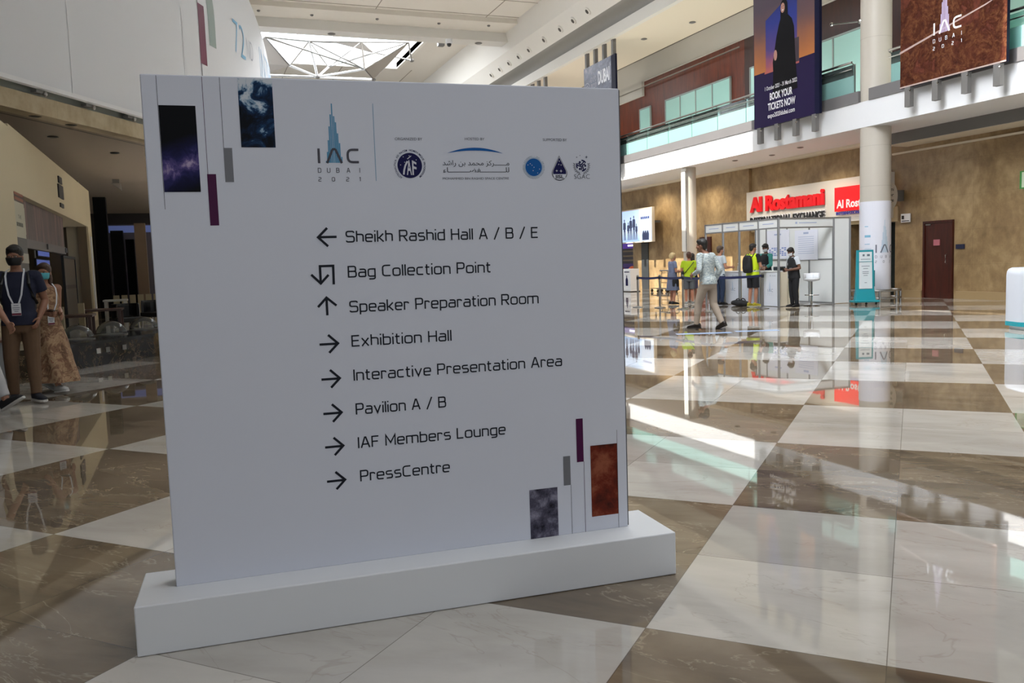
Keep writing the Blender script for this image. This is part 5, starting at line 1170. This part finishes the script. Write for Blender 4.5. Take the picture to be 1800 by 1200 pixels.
# ------------------------------------------------------------------ people
SKIN = lambda c: mat('skin_' + c[1:], c, .5, var=(14, .06))
def cloth(name, col, var=(9, .10), bump=(26, .25), rough=.85): return mat(name, col, rough, var=var, bump=bump)
def person(label, loc, fwd, h, vox=.0075, P={}, skin='#a9765a', hair='#1d1512', hairstyle='short', top=None, sleeves='short', bottom=None, legs='long', dress=None, shoes=None, sole='#d8d5cf', mask=None, vest=None, extras=None, head=(0, 0), lean=0., ankle_bare=False, tw=1.0):
    rz = math.atan2(-fwd[0], fwd[1]); t = thing('person', label, 'person', loc, rz, scale=h * K / 1.75)
    J = dict(hL=V(-.092, 0, .92), hR=V(.092, 0, .92), kL=V(-.10, .02, .50), kR=V(.10, .02, .50), aL=V(-.105, -.02, .09), aR=V(.105, -.02, .09),
             sL=V(-.185, 0, 1.425), sR=V(.185, 0, 1.425), eL=V(-.245, -.03, 1.14), eR=V(.245, -.03, 1.14), wL=V(-.25, .05, .90), wR=V(.25, .05, .90),
             tL=V(-.15, .95, -.2), tR=V(.15, .95, -.2), hd=V(0, .02, 1.635))
    for k, v in P.items():
        if not k.startswith('curl'): J[k] = Vector(v)
    def ln(p): 
        p = Vector(p); 
        return p + V(0, lean * max(0, p.z - .95) / .7, 0)
    for k in ('sL', 'sR', 'hd'): J[k] = ln(J[k])
    vox_b = vox
    def torso(mb, inf=0, z0=.84, z1=1.46, hem=0):
        R = [(.80, .150, .105, 0), (.88, .168, .118, -.005), (.96, .160, .110, 0), (1.06, .142 * tw, .102 * tw, .005), (1.18, .156 * tw, .110 * tw, .01), (1.30, .172, .115, .005), (1.40, .165, .098, -.005), (1.45, .115, .075, -.01), (1.49, .062, .060, -.005)]
        rr_ = []
        for i in range(len(R) - 1):
            for q in range(3):
                f = q / 3; a, b = R[i], R[i + 1]; rr_.append(tuple(a[k] * (1 - f) + b[k] * f for k in range(4)))
        rr_.append(R[-1]); rr_ = [x for x in rr_ if z0 - .001 <= x[0] <= z1 + .03]
        mb.loft([(ln((0, x[3], x[0])), V(x[1] + inf + (hem if x[0] < 1.0 else 0), 0, 0), V(0, x[2] + inf + (hem if x[0] < 1.0 else 0), 0)) for x in rr_], 20, 2.25)
    # --- body: one continuous surface
    b = MB(); torso(b)
    hc = J['hd']; nb = ln((0, -.005, 1.46)); b.cap(nb, hc + V(0, -.01, -.085), .060, .052)
    Rh = Matrix.Rotation(head[0], 3, 'Z') @ Matrix.Rotation(head[1], 3, 'X'); HP = lambda *q: hc + Rh @ V(*q)
    b.ell(HP(0, -.012, .035), (.076, .096, .090), 16, 12, Rh); b.ell(HP(0, .012, -.035), (.060, .072, .085), 14, 10, Rh); b.ell(HP(0, .045, -.088), (.034, .030, .026), 10, 8, Rh)
    b.cone(HP(0, .082, .012), HP(0, .104, -.030), .009, .017, 8); b.ell(HP(0, .100, -.030), (.017, .014, .012), 8, 6, Rh)
    for s in (-1, 1): b.ell(HP(s * .077, -.010, -.008), (.012, .022, .032), 8, 6, Rh); b.ell(HP(s * .030, .078, .030), (.026, .014, .010), 8, 6, Rh); b.ell(HP(s * .040, .060, -.022), (.026, .026, .022), 8, 6, Rh)
    b.ell(HP(0, .082, -.060), (.024, .010, .007), 8, 6, Rh); b.ell(HP(0, .080, -.071), (.020, .010, .007), 8, 6, Rh)
    for s, sd in ((-1, 'L'), (1, 'R')):
        S_, E_, W_ = J['s' + sd], J['e' + sd], J['w' + sd]
        b.cap(S_ + V(-s * .03, 0, -.005), S_, .062, .058); b.cap(S_, S_.lerp(E_, .5), .054, .047); b.cap(S_.lerp(E_, .5), E_, .047, .040); b.cap(E_, E_.lerp(W_, .35), .041, .041); b.cap(E_.lerp(W_, .35), W_, .041, .027)
        d = (W_ - E_).normalized(); ax = V(-s, 0, 0) if abs(d.x) < .8 else V(0, 0, -1)
        pn_ = (ax - d * ax.dot(d)).normalized(); wd = d.cross(pn_).normalized()      # palm normal, palm width axis
        if wd.y < 0: wd = -wd
        pc = W_ + d * .05; b.loft([(W_, wd * .026, pn_ * .019), (W_ + d * .03, wd * .034, pn_ * .017), (W_ + d * .075, wd * .040, pn_ * .014), (W_ + d * .088, wd * .036, pn_ * .011)], 12, 2.6)
        curl = P.get('curl' + sd, .55) if isinstance(P.get('curl' + sd, .55), (int, float)) else .55
        for k, (o, L) in enumerate(((.031, .066), (.0105, .076), (-.0105, .071), (-.031, .056))):
            p0 = W_ + d * .082 + wd * o; a1, a2, a3 = curl * .5, curl * 1.2, curl * 1.8; rot = lambda a: d * math.cos(a) + pn_ * math.sin(a)
            p1 = p0 + rot(a1) * L * .45 + wd * o * .12; p2 = p1 + rot(a2) * L * .32; p3 = p2 + rot(a3) * L * .26; b.chain([p0, p1, p2, p3], [.0098, .0092, .0086, .0076], 8)
        p0 = W_ + d * .022 + wd * .028; p1 = p0 + (d * .6 + wd * .7 + pn_ * .25).normalized() * .035; p2 = p1 + (d * .85 + wd * .3 + pn_ * .35).normalized() * .030; p3 = p2 + (d + pn_ * .4).normalized() * .022; b.chain([p0, p1, p2, p3], [.014, .012, .0105, .009], 8)
        H_, Kn, A_ = J['h' + sd], J['k' + sd], J['a' + sd]
        b.cap(H_, H_.lerp(Kn, .5), .086, .070); b.cap(H_.lerp(Kn, .5), Kn, .070, .052); b.cap(Kn, Kn.lerp(A_, .35), .051, .053); b.cap(Kn.lerp(A_, .35), A_, .053, .036)
        tt = J['t' + sd].normalized(); hd_ = V(tt.x, tt.y, 0).normalized() if abs(tt.z) < .9 else V(0, 1, 0)
        b.cap(A_ + V(0, 0, -.02) - tt * .02, A_ + tt * .14 + V(0, 0, -.03), .034, .026)
    def rbuild(mb, name, m, v, sm=3, parent=t):
        me = remesh(mb, v, sm); me.name = name
        for x in (m if isinstance(m, (list, tuple)) else [m]): me.materials.append(x)
        me.polygons.foreach_set('use_smooth', [True] * len(me.polygons)); o = bpy.data.objects.new(name, me); COL.objects.link(o); o.parent = parent; return o
    rbuild(b, 'body', SKIN(skin), vox_b, 2)
    # eyes
    for s in (-1, 1):
        e = MB(); c = HP(s * .030, .0805, .014); e.ell(c, (.012, .007, .0055), 10, 8, Rh); e.mat(1).ell(c + Rh @ V(0, .0052, 0), (.0058, .003, .0056), 8, 6, Rh); e.build('eye', [mat('eye_white', '#d9d5cf', .3), mat('eye_dark', '#20140f', .2)], t, smooth=True, scale=1)
    # hair
    hm = mat('hair_' + hair[1:], hair, .55, bump=(70, .5), var=(40, .25)); g = MB()
    if hairstyle != 'none':
        g.ell(HP(0, -.022, .056), (.088, .102, .094), 16, 12, Rh); g.ell(HP(0, .030, .092), (.074, .066, .044), 14, 10, Rh); g.ell(HP(0, -.065, -.005), (.070, .050, .075), 12, 8, Rh)
        if hairstyle == 'long':
            g.ell(HP(0, -.065, -.08), (.088, .052, .13), 14, 10, Rh); g.ell(HP(.062, -.01, -.05), (.026, .045, .13), 10, 8, Rh); g.ell(HP(-.062, -.02, -.03), (.026, .045, .12), 10, 8, Rh)
        if hairstyle == 'bob':
            g.ell(HP(0, -.04, .01), (.098, .098, .110), 14, 10, Rh); 
        rbuild(g, 'hair', hm, max(vox, .008), 2)
    # top
    if top:
        g = MB(); torso(g, .016, .86 if not dress else .86, 1.45, .012)
        for s, sd in ((-1, 'L'), (1, 'R')):
            S_, E_, W_ = J['s' + sd], J['e' + sd], J['w' + sd]; g.cap(S_ + V(-s * .035, 0, -.002), S_ + V(0, 0, -.002), .072, .069)
            if sleeves == 'short': g.cap(S_, S_.lerp(E_, .62), .068, .066, 14, (1, 0))
            elif sleeves == 'long': g.cap(S_, E_, .066, .054); q = E_.lerp(W_, .86); g.cap(E_, q, .054, .042, 14, (1, 0))
            elif sleeves == 'rolled': g.cap(S_, E_, .066, .056); g.cap(E_, E_.lerp(W_, .45), .056, .052, 14, (1, 0))
        rbuild(g, 'shirt', top, .0095, 3)
    if vest:
        g = MB(); torso(g, .030, .84, 1.44, .0)
        for s in (-1, 1): g.cap(ln((s * .09, -.01, 1.44)), ln((s * .15, -.01, 1.43)), .062, .062)
        rbuild(g, 'vest', vest, .0095, 3)
    if bottom:
        g = MB(); torso(g, .012, .80, .99)
        g.ell((0, -.01, .88), (.175, .125, .10), 16, 10)
        for sd in 'LR':
            H_, Kn, A_ = J['h' + sd], J['k' + sd], J['a' + sd]
            if legs == 'long': g.cap(H_, H_.lerp(Kn, .5), .104, .093); g.cap(H_.lerp(Kn, .5), Kn, .093, .077); g.cap(Kn, Kn.lerp(A_, .5), .076, .069); g.cap(Kn.lerp(A_, .5), Kn.lerp(A_, .97 if not ankle_bare else .86), .064, .056, 14, (1, 0))
            else: g.cap(H_, H_.lerp(Kn, .5), .102, .094); g.cap(H_.lerp(Kn, .5), H_.lerp(Kn, .90), .094, .092, 14, (1, 0))
        rbuild(g, 'trousers' if legs == 'long' else 'shorts', bottom, .0095, 3)
    if dress:
        m_, rings = dress; g = MB(); R2 = []
        for i in range(len(rings) - 1):
            for q in range(4): f = q / 4; R2.append(tuple(rings[i][k] * (1 - f) + rings[i + 1][k] * f for k in range(5)))
        R2.append(rings[-1]); n = 48; vs = []
        for (z, rx, ry, ox, oy) in R2:
            c = ln((ox, oy, z)); amp = .09 * max(0, min(1, (1.0 - z) / .6))
            for k in range(n): a = 2 * PI * k / n; w_ = 1 + amp * math.sin(a * 7 + z * 2); vs.append(c + V(rx * w_ * math.cos(a), ry * w_ * math.sin(a), 0))
        g.add(vs, [(i * n + k, i * n + (k + 1) % n, (i + 1) * n + (k + 1) % n, (i + 1) * n + k) for i in range(len(R2) - 1) for k in range(n)] + [tuple(range(n - 1, -1, -1))])
        o = g.build('dress', m_, t, smooth=True, scale=1)
    if shoes:
        for s, sd in ((-1, 'L'), (1, 'R')):
            A_ = J['a' + sd]; tt = J['t' + sd].normalized(); sd_ = tt.cross(ZU).normalized() if abs(tt.z) < .95 else V(1, 0, 0); up = sd_.cross(tt).normalized()
            b0_ = A_ + V(0, 0, 0) - up * .052
            prof = [(-.085, .026, .030, .036), (-.07, .034, .045, .045), (-.02, .037, .050, .052), (.05, .041, .036, .040), (.11, .045, .028, .030), (.165, .038, .021, .022), (.192, .018, .012, .014)]
            g = MB(); g.loft([(b0_ + tt * y + up * hz, sd_ * w_, up * hz) for y, w_, hz, _ in prof], 16, 2.5); so = g.build('shoe', shoes, t, smooth=True, scale=1)
            g = MB(); g.loft([(b0_ + tt * (y * 1.03) + up * -.004, sd_ * (w_ + .004), up * .012) for y, w_, hz, _ in prof], 16, 5); g.build('sole', mat('sole_' + sole[1:], sole, .6), so, scale=1)
    if mask:
        g = MB(); n = 14; vs = []
        for j in range(6):
            v = j / 5; z = .005 - v * .088
            for k in range(n + 1):
                a = -1.2 + 2.4 * k / n; bulge = .012 * math.sin(v * PI) + .012 * math.exp(-(a / .35) ** 2) * (1 - v * .6); rx, ry = .090 - .024 * v * v, .103 - .008 * v * v + bulge
                vs.append(HP(rx * math.sin(a), -.004 + ry * math.cos(a), z))
        g.add(vs, [(j * (n + 1) + k, j * (n + 1) + k + 1, (j + 1) * (n + 1) + k + 1, (j + 1) * (n + 1) + k) for j in range(5) for k in range(n)])
        o = g.build('face_mask', mask, t, smooth=True, scale=1, fix=False); so_ = o.modifiers.new('s', 'SOLIDIFY'); so_.thickness = .003
        g = MB()
        for s in (-1, 1):
            for z in (-.008, -.06): g.tube([HP(s * .072, .02, z), HP(s * .079, 0, z * .6), HP(s * .080, -.02, -.01)], .0015, 5)
        g.build('ear_loop', mask, o, scale=1)
    if extras: extras(t, J, ln, HP, rbuild)
    return t
def fl(v): return tuple(v)
Fv, Rv = V(.352, .932), V(.934, -.356)
def hdg(f, r): q = Fv * f + Rv * r; return (q.x, q.y)
# badge on a lanyard
def lanyard(t, ln, strap, zb=1.08, yoff=.128, badge=True, xo=0):
    mb = MB(); m_ = V(xo, yoff + .008, zb + .06)
    for s in (-1, 1):
        pts = [ln((s * .068, -.04, 1.515)), ln((s * .088, .045, 1.490)), ln((s * .088, .112, 1.43)), ln((s * .080, .142, 1.34)), ln((s * .062, yoff + .018, 1.22)), ln((s * .03 + xo, yoff + .014, zb + .07))]
        P = []
        for a, b in zip(pts, pts[1:]): P += [a.lerp(b, k / 4) for k in range(4)]
        P.append(pts[-1]); n = len(P); vs = []
        for p in P: vs += [p + V(-.009, 0, 0), p + V(.009, 0, 0), p + V(.009, .003, 0), p + V(-.009, .003, 0)]
        mb.add(vs, [(4 * i + k, 4 * i + (k + 1) % 4, 4 * i + 4 + (k + 1) % 4, 4 * i + 4 + k) for i in range(n - 1) for k in range(4)])
    o = mb.build('lanyard', strap, t, scale=1)
    if badge:
        c = ln((xo, yoff + .016, zb)); bo = MB().box(c, (.092, .005, .135)).build('badge', mat('badge_white', '#d9dade', .4), o, scale=1)
        mb = MB(); mb.box(c + V(0, .003, -.052), (.09, .003, .024)); mb.build('badge_band', mat('badge_maroon', '#6a2038', .5), t, scale=1).parent = o
        mb = MB()
        for z, w_ in ((.045, .05), (.02, .07), (.0, .06), (-.02, .04)): mb.box(c + V(0, .003, z), (w_, .002, .007))
        mb.build('badge_print', mat('badge_ink', '#6a6f80', .5), o, scale=1)
STRAP = mat('strap_white', '#d7dae0', .6)
# 1 the man in the navy shirt
def ex1(t, J, ln, HP, rb):
    lanyard(t, ln, STRAP, 1.06, .135)
    for s in (-1, 1): MB().tube([ln((s * .11, -.12, 1.36)), ln((s * .115, -.06, 1.475)), ln((s * .12, .04, 1.46)), ln((s * .135, .115, 1.34)), ln((s * .16, .085, 1.2)), ln((s * .17, -.05, 1.12))], .019, 6).build('backpack_strap', BLACK, t, scale=1)
    g = MB(); g.loft([(ln((0, -.18, z)), V(.14 * s, 0, 0), V(0, .08 * s, 0)) for z, s in ((1.0, .8), (1.05, 1), (1.3, 1), (1.4, .8), (1.45, .5))], 16, 3); rb(g, 'backpack', mat('backpack_black', '#17171a', .7, bump=(30, .2)), .0095, 2)
person('man in navy T-shirt, brown trousers and black mask at the left border', (-1.71, 10.28, 0), hdg(-.90, .30), 1.655, .006, skin='#8a604a', hair='#14100e',
       P=dict(eR=V(.28, -.03, 1.13), wR=V(.285, .06, .90), eL=V(-.25, -.08, 1.15), wL=V(-.20, .06, .95), kR=V(.115, .05, .50), aR=V(.12, .02, .09), kL=V(-.10, .03, .50), aL=V(-.12, .10, .09), tL=V(-.55, .8, 0), tR=V(-.1, 1, 0)),
       top=cloth('navy_cotton', '#181c33'), sleeves='short', bottom=cloth('brown_chino', '#634b36'), shoes=mat('navy_canvas', '#1a1c26', .8), sole='#c9c7c2', mask=mat('mask_black', '#0d0d0f', .7), extras=ex1, head=(-.05, -.06))
# 2 the woman in the floral dress
def tex_floral():
    t = NT('floral_cloth'); co = t.coord(); v = t.new('ShaderNodeTexVoronoi', i_Scale=9.0); t.link(co, v.inputs[0]); n = t.noise(co, 14, 5, .6, 1); n2 = t.noise(co, 5, 3)
    n3 = t.noise(co, 7.5, 6, .7, 1.6); c = t.ramp(n3, [(.30, '#4a3326'), (.40, '#7d5a44'), (.50, '#a98a6b'), (.58, '#b79a78'), (.64, '#7a3026'), (.70, '#94523c'), (.76, '#b08f6d')], 'CONSTANT')
    t.link(t.mix(t.math('MULTIPLY', n2, .5), c, lin('#8f7256')), t.b.inputs['Base Color']); t.b.inputs['Roughness'].default_value = .85; return t.m
def ex2(t, J, ln, HP, rb):
    lanyard(t, ln, STRAP, 1.0, .13, True, .03)
    ph = MB().box(J['wR'] + V(-.03, .11, .03), (.07, .14, .009)).build('phone', BLACK, t, scale=1)
person('woman in a long floral dress and teal mask walking to the right behind the man', (-1.57, 11.05, 0), hdg(-.5, .87), 1.475, .006, skin='#9a6f58', hair='#3a2418', hairstyle='long',
       P=dict(hL=V(-.09, 0, .92), kR=V(.10, .12, .52), aR=V(.09, .30, .09), tR=V(.05, 1, .12), kL=V(-.09, -.06, .50), aL=V(-.09, -.22, .11), tL=V(0, 1, -.25), eR=V(.21, -.05, 1.15), wR=V(.13, .19, 1.10), eL=V(-.21, -.06, 1.14), wL=V(-.10, .18, 1.06), curlR=.8),
       dress=(tex_floral(), [(1.46, .075, .065, 0, -.01), (1.42, .165, .105, 0, 0), (1.30, .180, .125, 0, .005), (1.15, .162, .122, 0, .008), (1.04, .152, .118, 0, .005), (.92, .190, .150, 0, 0), (.70, .225, .225, 0, .02), (.40, .245, .27, 0, .06), (.16, .28, .36, 0, .09)]),
       top=None, shoes=mat('white_canvas', '#b9b8b6', .7), sole='#d5d4d0', mask=mat('mask_teal', '#4fa7b4', .7), extras=ex2, head=(-.85, 0))
# 3 person whose foot enters from the left border
person('person mostly outside the left border, stepping in with a black shoe and white trousers', (-2.05, 9.75, 0), hdg(-.1, 1), 1.62, .008, skin='#9a6f58', hair='#2a1c14',
       P=dict(kR=V(.10, .26, .53), aR=V(.10, .40, .13), tR=V(0, 1, .55), kL=V(-.1, -.08, .5), aL=V(-.1, -.30, .13), tL=V(0, 1, -.5), eL=V(-.25, .1, 1.15), wL=V(-.22, .25, .95), eR=V(.25, -.12, 1.15), wR=V(.25, -.15, .9)),
       top=cloth('white_cotton', '#b9b9b9'), bottom=cloth('white_trouser', '#b4b4b6'), ankle_bare=True, shoes=mat('black_canvas', '#141418', .7), sole='#b9b6b2', head=(0, 0))
# 4 the walking man
def tex_plaid():
    t = NT('striped_cloth'); co = t.coord(); mp = t.new('ShaderNodeMapping'); mp.inputs['Scale'].default_value = (1, 1, 3.2); t.link(co, mp.inputs[0]); n = t.noise(mp.outputs[0], 22, 5, .65, .6)
    t.link(t.ramp(n, [(.36, '#6f7a80'), (.48, '#98a3a6'), (.6, '#b9bfba'), (.72, '#cfd0c6')]), t.b.inputs['Base Color']); t.b.inputs['Roughness'].default_value = .85; t.bump(t.noise(co, 9, 4), .5, .03); return t.m
person('walking man seen from behind in a pale patterned shirt and beige trousers', (8.75, 13.05, 0), hdg(.80, -.60), 1.635, .0075, skin='#7b523d', hair='#120d0b',
       P=dict(kL=V(-.10, .16, .52), aL=V(-.12, .20, .09), tL=V(-.35, .95, -.02), kR=V(.10, -.04, .50), aR=V(.12, -.24, .12), tR=V(.12, 1, -.32), eL=V(-.27, -.02, 1.16), wL=V(-.20, .20, 1.07), eR=V(.26, -.08, 1.15), wR=V(.24, .04, .92), hd=V(-.04, .05, 1.62)),
       top=tex_plaid(), sleeves='long', bottom=cloth('beige_chino', '#9b8e80'), shoes=mat('dark_leather', '#1f1917', .4), sole='#171310', head=(.35, -.05), lean=.07)
# 5 blonde woman
def ex5(t, J, ln, HP, rb):
    t2 = MB(); t2.loft([(V(.19, .02, z), V(.05 * s, 0, 0), V(0, .12 * s, 0)) for z, s in ((.62, .8), (.66, 1), (.82, 1), (.90, .8))], 14, 3).build('handbag', mat('bag_black', '#141416', .7), t, scale=1)
    MB().box(J['wR'] + V(-.02, .10, .04), (.07, .012, .13)).build('phone', BLACK, t, scale=1)
person('blonde woman in a blue-grey dress holding a phone in the queue', (12.80, 20.85, 0), hdg(.25, .97), 1.455, .009, skin='#b07a62', hair='#c3ab7c', hairstyle='bob',
       P=dict(eL=V(-.24, .02, 1.14), wL=V(-.14, .24, 1.13), eR=V(.24, .02, 1.14), wR=V(.14, .26, 1.14), curlR=.9, tL=V(0, 1, 0), tR=V(0, 1, 0)),
       top=cloth('blue_grey_cotton', '#6d7590'), sleeves='short', dress=(cloth('blue_grey_skirt', '#62697f'), [(1.10, .172, .138, 0, .005), (.98, .190, .150, 0, 0), (.88, .210, .165, 0, 0), (.70, .235, .19, 0, 0), (.50, .25, .205, 0, 0)]), shoes=mat('black_flat', '#131315', .5), sole='#131313', extras=ex5, head=(-.1, -.15), tw=1.08)
# 6 the man in the lime shirt
def ex6(t, J, ln, HP, rb):
    MB().tube([ln((.15, -.08, 1.44)), ln((.06, -.135, 1.32)), ln((-.08, -.15, 1.16)), ln((-.18, -.10, 1.05))], .011, 6).build('bag_strap', BLACK, t, scale=1)
    MB().loft([(V(-.22, -.02, z), V(.05 * s, 0, 0), V(0, .10 * s, 0)) for z, s in ((.92, .8), (.95, 1), (1.1, 1), (1.14, .8))], 12, 3).build('shoulder_bag', mat('bag_black', '#141416'), t, scale=1)
person('man seen from behind in a lime green shirt and grey shorts in the queue', (12.98, 20.28, 0), hdg(.98, .15), 1.455, .009, skin='#b2775c', hair='#4a2815',
       P=dict(eL=V(-.26, .0, 1.15), wL=V(-.20, .2, 1.05), eR=V(.26, 0, 1.15), wR=V(.2, .2, 1.06), hL=V(-.10, 0, .92), tL=V(-.2, 1, 0), tR=V(.25, 1, 0)),
       top=cloth('lime_cotton', '#a9c21c'), sleeves='short', bottom=cloth('grey_short', '#585b5e'), legs='short', shoes=mat('grey_trainer', '#8a8a86', .7), extras=ex6, head=(.1, 0), tw=1.12)
# 7 dark-haired woman
person('dark-haired person in a black top half hidden beside the lime green shirt', (13.40, 20.76, 0), hdg(.9, .4), 1.42, .009, skin='#a5735c', hair='#221813', hairstyle='long',
       P=dict(tL=V(0, 1, 0), tR=V(0, 1, 0)), top=cloth('black_cotton', '#18181c'), sleeves='short', bottom=cloth('lilac_short', '#5d5a72'), legs='short', shoes=mat('grey_trainer', '#8a8a86'), head=(0, 0))
# 8 man in the white T-shirt
person('man in a pale T-shirt and dark jeans standing at the far booth counter', (13.40, 19.42, 0), hdg(.35, .94), 1.585, .009, skin='#b27f66', hair='#4a3a30',
       P=dict(eL=V(-.25, .02, 1.14), wL=V(-.2, .26, 1.12), eR=V(.25, .03, 1.14), wR=V(.2, .28, 1.13), tL=V(-.1, 1, 0), tR=V(.1, 1, 0)),
       top=cloth('pale_cotton', '#b9c2c9'), sleeves='short', bottom=cloth('dark_denim', '#20304a'), shoes=mat('black_flat', '#131315'), sole='#222222', head=(0, -.05))
# 9 man with the backpack
def ex9(t, J, ln, HP, rb):
    g = MB(); g.loft([(ln((0, -.20 - .02 * math.sin((z - .98) * 6), z)), V(.145 * s, 0, 0), V(0, .085 * s, 0)) for z, s in ((.96, .7), (.99, .95), (1.1, 1.05), (1.3, 1.0), (1.4, .85), (1.45, .5))], 18, 3.0)
    bp_ = rb(g, 'backpack', mat('backpack_black', '#17171a', .7, bump=(30, .2)), .0095, 2)
    for s in (-1, 1): MB().tube([ln((s * .09, -.13, 1.40)), ln((s * .10, -.05, 1.485)), ln((s * .10, .08, 1.44)), ln((s * .11, .13, 1.28)), ln((s * .15, .06, 1.10)), ln((s * .14, -.10, 1.02))], .016, 6).build('strap', BLACK, bp_, scale=1)
    MB().box(ln((0, -.292, 1.14)), (.18, .02, .16)).build('pocket', mat('backpack_grey', '#222226', .7), bp_, scale=1)
    g = MB()
    g.loft([(ln((0, .003, z)), V(.196, 0, 0), V(0, .141, 0)) for z in (.99, 1.03)], 20, 2.25, caps=False); g.build('reflective_band', mat('reflective_grey', '#b6bcae', .4), t, scale=1)
person('man in a yellow safety vest and black shorts with a black backpack at the booth', (13.45, 18.06, 0), hdg(.55, .83), 1.60, .008, skin='#a8775e', hair='#1a1411',
       P=dict(eL=V(-.25, .02, 1.14), wL=V(-.15, .25, 1.08), eR=V(.25, .03, 1.14), wR=V(.16, .27, 1.08), tL=V(-.1, 1, 0), tR=V(.1, 1, 0), curlL=.9, curlR=.9),
       top=cloth('black_cotton', '#18181c'), sleeves='short', vest=cloth('hivis_yellow', '#c5dd1e', (5, .05)), bottom=cloth('black_short', '#15151a'), legs='short', shoes=mat('yellow_trainer', '#a79a1c', .6), sole='#c9c28a', extras=ex9, head=(-.25, -.05))
# 10 guard behind the counter
def ex10(t, J, ln, HP, rb):
    o = MB().box(ln((.08, .150, 1.27)), (.06, .012, .07)).build('chest_emblem', mat('emblem_grey', '#8d8f93', .5), t, scale=1)
    MB().box(ln((-.06, .150, 1.15)), (.12, .012, .025)).build('chest_tape', mat('emblem_grey', '#8d8f93'), t, scale=1)
person('guard with white mask, teal sleeves and black vest behind the booth counter', (14.62, 19.05, 0), hdg(-.45, -.9), 1.60, .009, skin='#6f4a38', hair='#100c0a',
       P=dict(eL=V(-.25, .05, 1.15), wL=V(-.12, .26, 1.02), eR=V(.25, .05, 1.15), wR=V(.12, .28, 1.0), tL=V(-.1, 1, 0), tR=V(.1, 1, 0)),
       top=cloth('teal_cotton', '#3f8d86'), sleeves='rolled', vest=cloth('black_vest', '#16171b'), bottom=cloth('black_trouser', '#121318'), shoes=mat('black_flat', '#131315'), sole='#111111', mask=mat('mask_white', '#d7dade', .7), extras=ex10, head=(.1, -.35))
# 11 standing guard
def ex11(t, J, ln, HP, rb):
    ex10(t, J, ln, HP, rb)
    MB().box((J['wL'] + J['wR']) / 2 + V(0, .11, .03), (.09, .02, .16), M=Matrix.Rotation(-.6, 3, 'X')).build('handset', BLACK, t, scale=1)
    MB().loft([(J['wR'].lerp(J['eR'], .08) + (J['eR'] - J['wR']).normalized() * d, V(.033, 0, 0), V(0, 0, .033)) for d in (0, .025)], 12).build('watch', CHROME, t, scale=1)
person('standing guard with white sleeves, black vest and mask looking at a handset', (13.90, 17.03, 0), hdg(-.3, -.95), 1.48, .008, skin='#6a4635', hair='#15100e',
       P=dict(eL=V(-.26, .0, 1.15), wL=V(-.08, .26, 1.10), eR=V(.26, .0, 1.15), wR=V(.08, .27, 1.10), hd=V(0, .06, 1.61), curlL=1.0, curlR=1.0, tL=V(-.25, 1, 0), tR=V(.25, 1, 0)),
       top=cloth('white_shirt', '#c6cdd6'), sleeves='short', vest=cloth('black_vest', '#16171b'), bottom=cloth('black_trouser', '#121318'), shoes=mat('black_flat', '#131315'), sole='#111111', mask=mat('mask_white', '#d7dade'), extras=ex11, head=(.1, -.45), lean=.05, tw=1.08)
